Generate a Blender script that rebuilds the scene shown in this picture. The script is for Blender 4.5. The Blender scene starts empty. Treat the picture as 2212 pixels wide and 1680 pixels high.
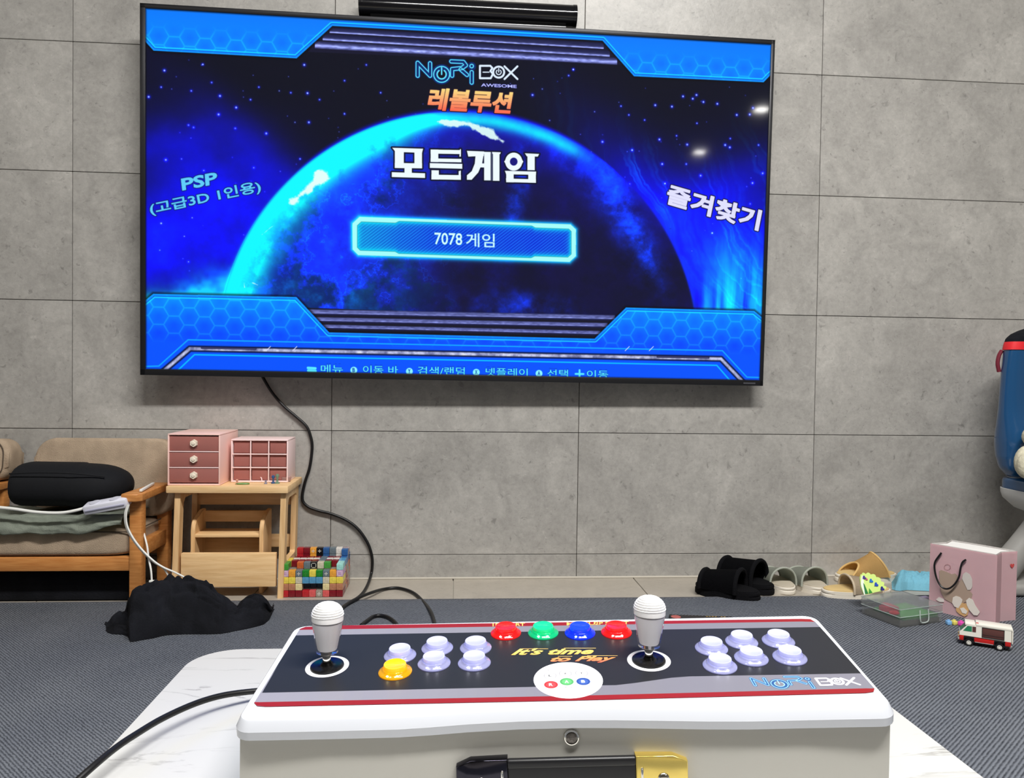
import bpy, bmesh, math, random
import numpy as np
from mathutils import Matrix, Vector, Euler
random.seed(7); rng = np.random.default_rng(11)
SC = bpy.context.scene
COL = SC.collection
PI = math.pi

# ------------------------------------------------------------------ camera
FPX, CX, CY = 1650.0, 1106.0, 840.0
YAW, PITCH, ROLL = 0.0749561, -0.02057921, 0.01402124
WALL = 1.86173
EYE = 0.503
_c, _s = math.cos(YAW), math.sin(YAW)
FW = np.array([_s*math.cos(PITCH), _c*math.cos(PITCH), math.sin(PITCH)])
_R = np.array([_c, -_s, 0.0]); _U = np.cross(_R, FW)
R2 = _R*math.cos(ROLL)+_U*math.sin(ROLL); U2 = -_R*math.sin(ROLL)+_U*math.cos(ROLL)
EYEP = np.array([0, 0, EYE])
cam = bpy.data.cameras.new('camera'); camo = bpy.data.objects.new('camera', cam); COL.objects.link(camo)
cam.sensor_width = 36; cam.sensor_fit = 'HORIZONTAL'; cam.lens = FPX*36/2212; cam.clip_start = 0.01
M = Matrix(((R2[0], U2[0], -FW[0], 0), (R2[1], U2[1], -FW[1], 0), (R2[2], U2[2], -FW[2], EYE), (0, 0, 0, 1)))
camo.matrix_world = M
SC.camera = camo
SC.view_settings.view_transform = 'Standard'; SC.view_settings.look = 'None'
SC.view_settings.exposure = 0.0; SC.view_settings.gamma = 1.0; SC.view_settings.use_curve_mapping = False

# ------------------------------------------------------------------ world and lamps
w = bpy.data.worlds.new('world'); SC.world = w; w.use_nodes = True
w.node_tree.nodes['Background'].inputs[0].default_value = (1, .98, .95, 1)
w.node_tree.nodes['Background'].inputs[1].default_value = 0.05
def area(name, loc, sx, sy, power, col=(1, .97, .92), rot=(0, 0, 0)):
    l = bpy.data.lights.new(name, 'AREA'); l.shape = 'RECTANGLE'; l.size = sx; l.size_y = sy; l.energy = power; l.color = col
    o = bpy.data.objects.new(name, l); COL.objects.link(o); o.location = loc; o.rotation_euler = rot
    return o
CEIL = 2.34
area('ceiling_bar_light', (0.45, .05, CEIL-.03), 1.5, .20, 106, (1, .985, .955))
area('left_fill_light', (-1.0, .05, CEIL-.03), .4, .2, 8, (1, .985, .955))  # added fill for the left side, no lamp known there
DL_FILL = [(2.354, -3.398), (2.357, -2.052), (2.441, -.501), (-2.4, -2.05), (-2.4, -.5)]  # the two at negative x are added fill, not known downlights
for _x, _y in DL_FILL:
    area('downlight_or_fill', (_x, _y, CEIL-.022), .09, .09, 6.0)

# ------------------------------------------------------------------ photo measuring helpers (tape-measure: pixel + known plane -> place)
def ray(x, y): return FW+R2*(x-CX)/FPX-U2*(y-CY)/FPX
def G(x, y, z=0.0):
    r = ray(x, y); p = EYEP+r*((z-EYE)/r[2]); return Vector(p)
def Wd(x, y, Y=WALL):
    r = ray(x, y); return Vector(EYEP+r*(Y/r[1]))
def frame(o, a, b, g):
    Rz = np.array([[math.cos(a), -math.sin(a), 0], [math.sin(a), math.cos(a), 0], [0, 0, 1]])
    Rx = np.array([[1, 0, 0], [0, math.cos(b), -math.sin(b)], [0, math.sin(b), math.cos(b)]])
    Ry = np.array([[math.cos(g), 0, math.sin(g)], [0, 1, 0], [-math.sin(g), 0, math.cos(g)]])
    m = Rz@Rx@Ry
    return np.array(o), m
def planar(fr, x, y, off=0.0):
    o, m = fr; n = m[:, 2]; r = ray(x, y)
    t = ((o+n*off-EYEP)@n)/(r@n); p = EYEP+r*t-o
    return float(p@m[:, 0]), float(p@m[:, 1])

# ------------------------------------------------------------------ mesh helpers
def link(o, parent=None):
    COL.objects.link(o)
    if parent is not None: o.parent = parent
    return o
def tag(o, label=None, cat=None, group=None, kind=None):
    if label: o['label'] = label
    if cat: o['category'] = cat
    if group: o['group'] = group
    if kind: o['kind'] = kind
    return o
def empty(name, loc=(0, 0, 0), rot=(0, 0, 0), label=None, cat=None, group=None):
    o = bpy.data.objects.new(name, None); o.location = loc; o.rotation_euler = rot; o.empty_display_size = .02
    link(o); tag(o, label, cat, group); return o
def obj(name, bm, m, parent=None, smooth=True, angle=40):
    me = bpy.data.meshes.new(name)
    bmesh.ops.recalc_face_normals(bm, faces=bm.faces)
    bm.to_mesh(me); bm.free()
    if isinstance(m, (list, tuple)):
        for k in m: me.materials.append(k)
    elif m: me.materials.append(m)
    if smooth:
        for p in me.polygons: p.use_smooth = True
        me.set_sharp_from_angle(angle=math.radians(angle))
    return link(bpy.data.objects.new(name, me), parent)
def B(): return bmesh.new()
def xf(bm, vs, loc=(0, 0, 0), rot=None):
    m = Matrix.Translation(loc)
    if rot is not None: m = m@(Euler(rot).to_matrix().to_4x4() if not isinstance(rot, Matrix) else rot.to_4x4())
    bmesh.ops.transform(bm, matrix=m, verts=vs)
def box(bm, c, s, bev=0.0, rot=None, seg=2):
    r = bmesh.ops.create_cube(bm, size=1.0); vs = r['verts']
    bmesh.ops.scale(bm, vec=s, verts=vs)
    if bev > 0:
        es = list({e for v in vs for e in v.link_edges})
        r2 = bmesh.ops.bevel(bm, geom=es, offset=min(bev, min(s)*.49), segments=seg, profile=.5, affect='EDGES')
        vs = list({v for f in r2['faces'] for v in f.verts} | {v for v in vs if v.is_valid})
    xf(bm, vs, c, rot)
    return vs
def cyl(bm, p0, p1, r0, r1=None, n=20, caps=True):
    p0, p1 = Vector(p0), Vector(p1); d = p1-p0
    r = bmesh.ops.create_cone(bm, cap_ends=caps, segments=n, radius1=r0, radius2=r0 if r1 is None else r1, depth=d.length)
    q = d.to_track_quat('Z', 'Y').to_matrix().to_4x4()
    bmesh.ops.transform(bm, matrix=Matrix.Translation((p0+p1)/2)@q, verts=r['verts'])
    return r['verts']
def sph(bm, c, r, n=16, sc=(1, 1, 1), rot=None):
    q = bmesh.ops.create_uvsphere(bm, u_segments=n, v_segments=max(6, n//2), radius=r)
    bmesh.ops.scale(bm, vec=sc, verts=q['verts']); xf(bm, q['verts'], c, rot); return q['verts']
def lathe(bm, prof, n=28, c=(0, 0, 0), rot=None, cap=True):
    rings = []; allv = []
    for r, z in prof:
        if r < 1e-6:
            v = bm.verts.new((0, 0, z)); rings.append([v]); allv.append(v)
        else:
            ring = [bm.verts.new((r*math.cos(2*PI*k/n), r*math.sin(2*PI*k/n), z)) for k in range(n)]; rings.append(ring); allv += ring
    for a, b in zip(rings, rings[1:]):
        for k in range(n):
            k2 = (k+1) % n
            f = [a[k % len(a)], a[k2 % len(a)], b[k2 % len(b)], b[k % len(b)]]
            g = []
            for v in f:
                if v not in g: g.append(v)
            if len(g) > 2: bm.faces.new(g)
    if cap:
        for ring in (rings[0], rings[-1]):
            if len(ring) > 2:
                try: bm.faces.new(ring)
                except ValueError: pass
    xf(bm, allv, c, rot); return allv
def smoothpath(pts, k=6):
    P = [Vector(p) for p in pts]; out = []
    P = [2*P[0]-P[1]]+P+[2*P[-1]-P[-2]]
    for i in range(1, len(P)-2):
        a, b, c, d = P[i-1:i+3]
        for j in range(k):
            t = j/k
            out.append(.5*((2*b)+(c-a)*t+(2*a-5*b+4*c-d)*t*t+(-a+3*b-3*c+d)*t**3))
    out.append(P[-2]); return out
def tube(bm, pts, r, n=10, sm=6, flat=1.0):
    pts = smoothpath(pts, sm) if sm else [Vector(p) for p in pts]
    rings = []; up = Vector((0, 0, 1)); prev = None
    for i, p in enumerate(pts):
        t = (pts[min(i+1, len(pts)-1)]-pts[max(i-1, 0)]).normalized()
        if prev is None:
            a = t.cross(up)
            if a.length < .05: a = t.cross(Vector((1, 0, 0)))
        else: a = prev-t*prev.dot(t)
        a.normalize(); prev = a; b = t.cross(a)
        rr = r(i/(len(pts)-1)) if callable(r) else r
        rings.append([bm.verts.new(p+a*rr*math.cos(2*PI*k/n)+b*rr*flat*math.sin(2*PI*k/n)) for k in range(n)])
    for u, v in zip(rings, rings[1:]):
        for k in range(n): bm.faces.new((u[k], u[(k+1) % n], v[(k+1) % n], v[k]))
    bm.faces.new(rings[0][::-1]); bm.faces.new(rings[-1])
def prism(bm, poly, z0, z1, bev=0.0, seg=2, mat=None):
    """poly in XY, extruded z0..z1; mat = 4x4 to place"""
    lo = [bm.verts.new((x, y, z0)) for x, y in poly]; hi = [bm.verts.new((x, y, z1)) for x, y in poly]
    n = len(poly)
    top = bm.faces.new(hi); bot = bm.faces.new(lo[::-1])
    for k in range(n): bm.faces.new((lo[k], lo[(k+1) % n], hi[(k+1) % n], hi[k]))
    vs = lo+hi
    if bev:
        es = list(top.edges)+list(bot.edges)
        r = bmesh.ops.bevel(bm, geom=es, offset=bev, segments=seg, profile=.5, affect='EDGES')
        vs = list({v for f in r['faces'] for v in f.verts} | {v for v in vs if v.is_valid})
    if mat is not None: bmesh.ops.transform(bm, matrix=mat, verts=vs)
    return vs
def rrect(w, h, r, n=6, cx=0, cy=0):
    out = []
    for sx, sy, a0 in ((1, 1, 0), (-1, 1, 90), (-1, -1, 180), (1, -1, 270)):
        for k in range(n+1):
            a = math.radians(a0+90*k/n)
            out.append((cx+sx*(w/2-r)+r*math.cos(a), cy+sy*(h/2-r)+r*math.sin(a)))
    return out
def copytree(o, parent=None):
    c = o.copy(); COL.objects.link(c)
    if parent is not None: c.parent = parent
    for ch in list(o.children): copytree(ch, c)
    return c
def basis(o, x, y):
    x = Vector(x).normalized(); y = (Vector(y)-x*Vector(y).dot(x)).normalized(); z = x.cross(y)
    m = Matrix((x, y, z)).transposed().to_4x4(); m.translation = Vector(o); return m

# ------------------------------------------------------------------ materials
def lin(c):
    return tuple(((v/255)/12.92 if v/255 <= .04045 else ((v/255+.055)/1.055)**2.4) for v in c)
def mat(name, c, rough=.5, metal=0, var=.0, scale=8, bump=0, bscale=60, trans=0, ior=1.45, spec=.5, emit=None, estr=0, c2=None, alpha=1, stretch=None, coat=0):
    m = bpy.data.materials.new(name); m.use_nodes = True; nt = m.node_tree; n = nt.nodes; L = nt.links
    p = n['Principled BSDF']; col = lin(c)+(1,)
    p.inputs['Base Color'].default_value = col; p.inputs['Roughness'].default_value = rough; p.inputs['Metallic'].default_value = metal
    p.inputs['Transmission Weight'].default_value = trans; p.inputs['IOR'].default_value = ior; p.inputs['Specular IOR Level'].default_value = spec
    p.inputs['Alpha'].default_value = alpha; p.inputs['Coat Weight'].default_value = coat
    tc = n.new('ShaderNodeTexCoord'); vec = tc.outputs['Object']
    if stretch:
        mp = n.new('ShaderNodeMapping'); mp.inputs['Scale'].default_value = stretch; L.new(vec, mp.inputs[0]); vec = mp.outputs[0]
    if var or c2:
        nz = n.new('ShaderNodeTexNoise'); nz.inputs['Scale'].default_value = scale; nz.inputs['Detail'].default_value = 5; L.new(vec, nz.inputs['Vector'])
        cr = n.new('ShaderNodeValToRGB'); L.new(nz.outputs['Fac'], cr.inputs[0])
        a = col if not c2 else col; b = (lin(c2)+(1,)) if c2 else None
        if b is None:
            cr.color_ramp.elements[0].color = tuple(v*(1-var) for v in col[:3])+(1,); cr.color_ramp.elements[1].color = tuple(min(1, v*(1+var)) for v in col[:3])+(1,)
        else:
            cr.color_ramp.elements[0].color = a; cr.color_ramp.elements[1].color = b
        cr.color_ramp.elements[0].position = .35; cr.color_ramp.elements[1].position = .65
        L.new(cr.outputs[0], p.inputs['Base Color'])
    if bump:
        nz = n.new('ShaderNodeTexNoise'); nz.inputs['Scale'].default_value = bscale; nz.inputs['Detail'].default_value = 4; L.new(vec, nz.inputs['Vector'])
        bp = n.new('ShaderNodeBump'); bp.inputs['Strength'].default_value = min(1, bump); bp.inputs['Distance'].default_value = .002*max(1, bump); L.new(nz.outputs['Fac'], bp.inputs['Height']); L.new(bp.outputs[0], p.inputs['Normal'])
    if emit:
        p.inputs['Emission Color'].default_value = lin(emit)+(1,); p.inputs['Emission Strength'].default_value = estr
    return m

def tile_material(name, base, spec=.5, rough=.42, contrast=1.0):
    m = bpy.data.materials.new(name); m.use_nodes = True; nt = m.node_tree; n = nt.nodes; L = nt.links; p = n['Principled BSDF']
    tc = n.new('ShaderNodeTexCoord'); oi = n.new('ShaderNodeObjectInfo')
    mu = n.new('ShaderNodeVectorMath'); mu.operation = 'SCALE'; mu.inputs[3].default_value = 37
    cb = n.new('ShaderNodeCombineXYZ'); L.new(oi.outputs['Random'], cb.inputs[0]); L.new(oi.outputs['Random'], cb.inputs[1]); L.new(cb.outputs[0], mu.inputs[0])
    ad = n.new('ShaderNodeVectorMath'); L.new(tc.outputs['Object'], ad.inputs[0]); L.new(mu.outputs[0], ad.inputs[1])
    def noise(sc, det, dist=0, rough_=.5):
        z = n.new('ShaderNodeTexNoise'); z.inputs['Scale'].default_value = sc; z.inputs['Detail'].default_value = det; z.inputs['Distortion'].default_value = dist; z.inputs['Roughness'].default_value = rough_
        L.new(ad.outputs[0], z.inputs['Vector']); return z.outputs['Fac']
    def ramp(s, a, b, ca, cb_):
        r = n.new('ShaderNodeValToRGB'); r.color_ramp.elements[0].position = a; r.color_ramp.elements[1].position = b
        r.color_ramp.elements[0].color = tuple(ca)+(1,); r.color_ramp.elements[1].color = tuple(cb_)+(1,); L.new(s, r.inputs[0]); return r.outputs[0]
    def mixm(a, b, f=1.0, mode='MULTIPLY'):
        x = n.new('ShaderNodeMix'); x.data_type = 'RGBA'; x.blend_type = mode; x.inputs[0].default_value = f
        L.new(a, x.inputs[6]); L.new(b, x.inputs[7]); return x.outputs[2]
    k = contrast
    b0 = lin(base)
    big = ramp(noise(3.2, 6, .6), .3, .7, [v*(1-.16*k) for v in b0], [v*(1+.13*k) for v in b0])
    mid = ramp(noise(13, 8, .8, .65), .33, .68, [1-.17*k]*3, [1+.08*k]*3)
    fine = ramp(noise(95, 5, .3, .7), .25, .75, [1-.16*k]*3, [1+.13*k]*3)
    pit = ramp(noise(52, 4, .6, .6), .27, .38, [1-.34*k]*3, [1, 1, 1])
    lt = ramp(noise(30, 3, 2.2, .5), .67, .78, [1, 1, 1], [1+.16*k]*3)
    pit2 = ramp(noise(130, 3, .4, .6), .27, .36, [1-.26*k]*3, [1, 1, 1]); lt2 = ramp(noise(105, 2, 1.2, .5), .69, .75, [1, 1, 1], [1+.20*k]*3)
    col = mixm(mixm(mixm(mixm(mixm(mixm(big, mid), fine), pit), lt), pit2), lt2)
    L.new(col, p.inputs['Base Color'])
    p.inputs['Roughness'].default_value = rough; p.inputs['Specular IOR Level'].default_value = spec
    bp = n.new('ShaderNodeBump'); bp.inputs['Strength'].default_value = .35; bp.inputs['Distance'].default_value = .0015
    L.new(noise(52, 5, .6, .6), bp.inputs['Height']); L.new(bp.outputs[0], p.inputs['Normal'])
    return m

M_tile = tile_material('wall tile concrete', (171, 168, 163), rough=.36)
M_ftile = tile_material('floor tile beige', (172, 164, 152), rough=.35, contrast=.5)
M_grout = mat('grout dark', (78, 73, 68), .9)
M_fgrout = mat('grout light', (205, 200, 188), .9)
M_ceil = mat('ceiling paint', (185, 182, 176), .9, var=.02)
M_plain = mat('wall paint', (118, 115, 110), .9, var=.03)
M_black = mat('black plastic', (14, 14, 17), .32)
M_blackgloss = mat('gloss black', (16, 16, 20), .12, spec=.6)
M_darkgrey = mat('dark grey metal', (44, 44, 47), .35, metal=.6)
M_silver = mat('brushed silver strip', (165, 165, 168), .35, metal=.7)
M_chrome = mat('chrome', (225, 222, 215), .08, metal=1)
M_white = mat('white lacquer panel', (202, 205, 212), .28, coat=.3)
M_body = mat('white box body', (180, 178, 171), .42, var=.01)
M_cable = mat('black cable', (16, 16, 18), .4)
M_wcable = mat('white cable', (228, 228, 222), .45)
M_wplug = mat('white plastic', (222, 222, 232), .35)
M_cloth_black = mat('black jersey', (21, 22, 27), .95, var=.3, scale=18, bump=.6, bscale=300, spec=.2)
M_gold = mat('gold lettering', (196, 160, 90), .5)

# ------------------------------------------------------------------ room
def structure(o): o['kind'] = 'structure'; return o
X0, Z0 = -0.89420788, 0.75550995+EYE
GAP = .0014
# back wall with separate tiles
bm = B(); box(bm, (0.2, WALL+.0545, CEIL/2), (6.4, .10, CEIL))
wall = structure(obj('wall_back', bm, M_grout, smooth=False))
def tile_mesh(w_, h_, t, m):
    bm = B(); box(bm, (0, 0, 0), (w_, t, h_), .0007, seg=1)
    me = bpy.data.meshes.new('tile'); bm.to_mesh(me); bm.free(); me.materials.append(m); return me
tm = tile_mesh(.6-GAP, .3-GAP, .006, M_tile)
zrows = [Z0-.3*r for r in range(-4, 5)]
for ci in range(-3, 8):
    for r, zt in enumerate(zrows):
        zc = zt-.15; me = tm; zlo = zt-.3
        if zlo < 0:
            if zt-.002 < 0: continue
            h = zt-GAP*.5-.0005
            if 'low' not in globals(): low = tile_mesh(.6-GAP, h, .006, M_tile)
            me = low; zc = .0005+h/2
        if zt > CEIL:
            continue
        o = link(bpy.data.objects.new('tile', me), wall); o.location = (X0+.6*ci+.3, WALL+.003, zc)
# floor
bm = B(); box(bm, (0.2, -1.1, -.055), (6.4, 6.0, .10))
floor = structure(obj('floor', bm, M_fgrout, smooth=False))
fm = bpy.data.meshes.new('floor_tile'); bm = B(); box(bm, (0, 0, 0), (.4435, .4435, .010), .0007, seg=1); bm.to_mesh(fm); bm.free(); fm.materials.append(M_ftile)
fx0 = G(979, 1253).x
fm2 = bpy.data.meshes.new('floor_tile_cut'); bm = B(); box(bm, (0, 0, 0), (.4435, .30, .010), .0007, seg=1); bm.to_mesh(fm2); bm.free(); fm2.materials.append(M_ftile)
for i in range(-6, 6):
    o = link(bpy.data.objects.new('floor_tile', fm2), floor); o.location = (fx0+.4455*i+.22275, WALL-.151, -.005)
    for j in range(0, 2):
        o = link(bpy.data.objects.new('floor_tile', fm), floor); o.location = (fx0+.4455*i+.22275, WALL-.302-.4455*j-.223, -.005)
bm = B(); box(bm, (0.2, WALL-.0035, .002), (5.4, .007, .004), .0015)
structure(obj('trim_1', bm, mat('caulk', (196, 190, 178), .6)))
bm = B(); box(bm, (0.2, -1.1, CEIL+.05), (6.4, 6.0, .10)); structure(obj('ceiling', bm, M_ceil, smooth=False))
bm = B(); box(bm, (-2.95, -1.1, CEIL/2), (.1, 6.0, CEIL)); structure(obj('wall_left', bm, M_plain, smooth=False))
bm = B(); box(bm, (3.35, -1.1, CEIL/2), (.1, 6.0, CEIL)); structure(obj('wall_right', bm, M_plain, smooth=False))
bm = B(); box(bm, (0.2, -4.05, CEIL/2), (6.4, .1, CEIL)); structure(obj('wall_front', bm, M_plain, smooth=False))

# rug
def rug_material():
    m = bpy.data.materials.new('ribbed charcoal weave'); m.use_nodes = True; nt = m.node_tree; n = nt.nodes; L = nt.links; p = n['Principled BSDF']
    tc = n.new('ShaderNodeTexCoord'); mp = n.new('ShaderNodeMapping'); mp.inputs['Rotation'].default_value = (0, 0, math.radians(90-40)); L.new(tc.outputs['Object'], mp.inputs[0])
    wv = n.new('ShaderNodeTexWave'); wv.wave_type = 'BANDS'; wv.bands_direction = 'X'; wv.inputs['Scale'].default_value = 62; wv.inputs['Distortion'].default_value = .9; wv.inputs['Detail'].default_value = 2; wv.inputs['Detail Scale'].default_value = 2.5
    L.new(mp.outputs[0], wv.inputs[0])
    mp2 = n.new('ShaderNodeMapping'); mp2.inputs['Scale'].default_value = (150, 40, 100); L.new(mp.outputs[0], mp2.inputs[0])
    nz = n.new('ShaderNodeTexNoise'); nz.inputs['Scale'].default_value = 3; nz.inputs['Detail'].default_value = 3; L.new(mp2.outputs[0], nz.inputs['Vector'])
    bg = n.new('ShaderNodeTexNoise'); bg.inputs['Scale'].default_value = 7; bg.inputs['Detail'].default_value = 6; L.new(tc.outputs['Object'], bg.inputs['Vector'])
    mp3 = n.new('ShaderNodeMapping'); mp3.inputs['Rotation'].default_value = (0, 0, math.radians(135)); L.new(tc.outputs['Object'], mp3.inputs[0])
    wv2 = n.new('ShaderNodeTexWave'); wv2.wave_type = 'BANDS'; wv2.bands_direction = 'X'; wv2.inputs['Scale'].default_value = 74; wv2.inputs['Distortion'].default_value = 2.5; wv2.inputs['Detail'].default_value = 2; wv2.inputs['Detail Scale'].default_value = 3; L.new(mp3.outputs[0], wv2.inputs[0])
    sep = n.new('ShaderNodeSeparateXYZ'); L.new(tc.outputs['Object'], sep.inputs[0]); mr = n.new('ShaderNodeMapRange'); mr.inputs['From Min'].default_value = -.45; mr.inputs['From Max'].default_value = .35; L.new(sep.outputs['X'], mr.inputs['Value'])
    mx = n.new('ShaderNodeMix'); mx.data_type = 'FLOAT'; L.new(mr.outputs['Result'], mx.inputs[0]); L.new(wv2.outputs['Fac'], mx.inputs[2]); L.new(wv.outputs['Fac'], mx.inputs[3])
    m1 = n.new('ShaderNodeMath'); m1.operation = 'MULTIPLY'; m1.inputs[1].default_value = .8; L.new(mx.outputs[0], m1.inputs[0])
    ad = n.new('ShaderNodeMath'); ad.operation = 'MULTIPLY_ADD'; L.new(nz.outputs['Fac'], ad.inputs[0]); ad.inputs[1].default_value = .8; L.new(m1.outputs[0], ad.inputs[2])
    cr = n.new('ShaderNodeValToRGB'); cr.color_ramp.elements[0].position = .3; cr.color_ramp.elements[1].position = 1.25
    cr.color_ramp.elements[0].color = lin((58, 61, 67))+(1,); cr.color_ramp.elements[1].position = 1.0; cr.color_ramp.elements[1].color = lin((116, 120, 127))+(1,)
    L.new(ad.outputs[0], cr.inputs[0])
    cr2 = n.new('ShaderNodeValToRGB'); cr2.color_ramp.elements[0].position = .3; cr2.color_ramp.elements[1].position = .7
    cr2.color_ramp.elements[0].color = (.86, .87, .9, 1); cr2.color_ramp.elements[1].color = (1.05, 1.05, 1.05, 1); L.new(bg.outputs['Fac'], cr2.inputs[0])
    x = n.new('ShaderNodeMix'); x.data_type = 'RGBA'; x.blend_type = 'MULTIPLY'; x.inputs[0].default_value = 1; L.new(cr.outputs[0], x.inputs[6]); L.new(cr2.outputs[0], x.inputs[7])
    L.new(x.outputs[2], p.inputs['Base Color']); p.inputs['Roughness'].default_value = .95; p.inputs['Specular IOR Level'].default_value = .15
    bp = n.new('ShaderNodeBump'); bp.inputs['Strength'].default_value = .6; bp.inputs['Distance'].default_value = .002; L.new(ad.outputs[0], bp.inputs['Height']); L.new(bp.outputs[0], p.inputs['Normal'])
    return m
M_rug = rug_material()
RY = G(1000, 1295, .004).y
bm = B(); box(bm, (0.2, RY-1.15, .003), (4.6, 2.3, .006), .0015)
rug = tag(empty('rug', (0, 0, 0)), 'large charcoal grey ribbed rug covering the floor in front of the tiled wall', 'rug')
obj('woven_field', bm, M_rug, rug)
bm = B(); box(bm, (0.2, RY-.006, .0042), (4.6, .013, .005), .002); obj('border_hem', bm, mat('rug hem', (84, 86, 92), .9, var=.25, scale=160, bump=1, bscale=300), rug)

# ------------------------------------------------------------------ flat print painter (draws screen picture and panel print as pixels)
def smooth01(x): x = np.clip(x, 0, 1); return x*x*(3-2*x)
def vnoise(h, w_, cells, seed, asp=1.0):
    r = np.random.default_rng(seed); gy = max(2, int(cells)); gx = max(2, int(cells*w_/h*asp))
    g = r.random((gy+2, gx+2)); ys = np.linspace(0, gy, h, endpoint=False); xs = np.linspace(0, gx, w_, endpoint=False)
    y0 = ys.astype(int); x0 = xs.astype(int); fy = smooth01(ys-y0)[:, None]; fx = smooth01(xs-x0)[None]
    a = g[y0][:, x0]; b = g[y0][:, x0+1]; c = g[y0+1][:, x0]; d = g[y0+1][:, x0+1]
    return (a*(1-fx)+b*fx)*(1-fy)+(c*(1-fx)+d*fx)*fy
def fbm(h, w_, cells, seed, octv=5, asp=1.0, gain=.55):
    s = 0; t = 0; a = 1
    for k in range(octv): s = s+a*vnoise(h, w_, cells*2**k, seed+k, asp); t += a; a *= gain
    return s/t
class Paint:
    def __init__(s, W, H, tofn):
        s.W, s.H = W, H; s.im = np.zeros((H, W, 3)); s.f = tofn
        s.yy, s.xx = np.mgrid[0:H, 0:W].astype(float)
    def P(s, pts): return np.array([s.f(*p) for p in pts])
    def region(s, P, pad):
        x0 = max(0, int(P[:, 0].min()-pad)); x1 = min(s.W, int(P[:, 0].max()+pad)+1); y0 = max(0, int(P[:, 1].min()-pad)); y1 = min(s.H, int(P[:, 1].max()+pad)+1)
        return slice(y0, y1), slice(x0, x1)
    def blend(s, sl, a, col):
        a = np.clip(a, 0, 1)[..., None]; s.im[sl] = s.im[sl]*(1-a)+np.asarray(col, float)*a
    def segd(s, sl, P, closed=False):
        xx, yy = s.xx[sl], s.yy[sl]; d = np.full(xx.shape, 1e9); n = len(P)
        for i in range(n if closed else n-1):
            a, b = P[i], P[(i+1) % n]; v = b-a; L2 = max(v@v, 1e-9)
            t = np.clip(((xx-a[0])*v[0]+(yy-a[1])*v[1])/L2, 0, 1)
            d = np.minimum(d, np.hypot(xx-a[0]-t*v[0], yy-a[1]-t*v[1]))
        return d
    def polysd(s, sl, P):
        xx, yy = s.xx[sl], s.yy[sl]; ins = np.zeros(xx.shape, bool); n = len(P)
        for i in range(n):
            (x1, y1), (x2, y2) = P[i], P[(i+1) % n]
            if y1 == y2: continue
            c = ((y1 > yy) != (y2 > yy)) & (xx < (x2-x1)*(yy-y1)/(y2-y1)+x1); ins ^= c
        d = s.segd(sl, P, True); return np.where(ins, -d, d)
    def poly(s, pts, col, soft=.8, raw=False, grow=0):
        P = np.array(pts, float) if raw else s.P(pts); sl = s.region(P, grow+3+soft); d = s.polysd(sl, P)-grow
        c = col(s.xx[sl], s.yy[sl], d) if callable(col) else col
        s.blend(sl, .5-d/(2*soft), c); return sl, d
    def line(s, pts, wd, col, soft=.8, a=1.0, closed=False, raw=False, glow=0):
        P = np.array(pts, float) if raw else s.P(pts); sl = s.region(P, wd+soft+3+glow*3); d = s.segd(sl, P, closed)
        if glow: s.im[sl] += np.asarray(col, float)*(a*.6*np.exp(-(np.maximum(d-wd, 0)/glow)**2))[..., None]*(s.im[sl] < 2)
        s.blend(sl, (.5-(d-wd)/(2*soft))*a, col)
    def tube(s, pts, r, wd, col, a=1.0, closed=False, circ=None):
        """neon outline: ring of width wd at distance r from the centre line"""
        P = s.P(pts); sl = s.region(P, r+wd+8); d = abs(s.segd(sl, P, closed)-r)
        s.blend(sl, (.5-(d-wd)/1.4)*a, col)
    def mask_tris(s, tris, ss=3):
        """tris (n,3,2) in image px -> mask over region"""
        P = tris.reshape(-1, 2); sl = s.region(P, 3); y0, x0 = sl[0].start, sl[1].start; h = (sl[0].stop-y0); w_ = (sl[1].stop-x0)
        m = np.zeros((h*ss, w_*ss), bool)
        T = (tris-np.array([x0, y0]))*ss
        for t in T:
            lo = np.maximum(np.floor(t.min(0)).astype(int), 0); hi = np.ceil(t.max(0)).astype(int)+1
            hi = np.minimum(hi, [w_*ss, h*ss])
            if (hi <= lo).any(): continue
            Y, X = np.mgrid[lo[1]:hi[1], lo[0]:hi[0]]; X = X+.5; Y = Y+.5
            a, b, c = t; e0 = (b[0]-a[0])*(Y-a[1])-(b[1]-a[1])*(X-a[0]); e1 = (c[0]-b[0])*(Y-b[1])-(c[1]-b[1])*(X-b[0]); e2 = (a[0]-c[0])*(Y-c[1])-(a[1]-c[1])*(X-c[0])
            m[lo[1]:hi[1], lo[0]:hi[0]] |= ((e0 >= 0) & (e1 >= 0) & (e2 >= 0)) | ((e0 <= 0) & (e1 <= 0) & (e2 <= 0))
        return sl, m.reshape(h, ss, w_, ss).mean((1, 3))
    def text(s, body, quad, col, bold=0, fat=0, outline=0, ocol=(0, 0, 0), shear=0, raw=False):
        """quad: TL,TR,BR,BL (photo px)"""
        c = bpy.data.curves.new('t', 'FONT'); c.body = body; c.offset = bold; c.resolution_u = 3; c.shear = shear
        o = bpy.data.objects.new('t', c); COL.objects.link(o)
        me = o.to_mesh(); me.calc_loop_triangles()
        V = np.array([v.co[:2] for v in me.vertices]); T = np.array([t.vertices[:] for t in me.loop_triangles])
        o.to_mesh_clear(); bpy.data.objects.remove(o); bpy.data.curves.remove(c)
        if len(T) == 0: return
        V = (V-V.min(0))/(V.max(0)-V.min(0)); q = np.array(quad, float) if raw else s.P(quad)
        sx = V[:, :1]; sy = 1-V[:, 1:]
        Q = (q[0]*(1-sx)+q[1]*sx)*(1-sy)+(q[3]*(1-sx)+q[2]*sx)*sy
        sl, m = s.mask_tris(Q[T])
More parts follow.
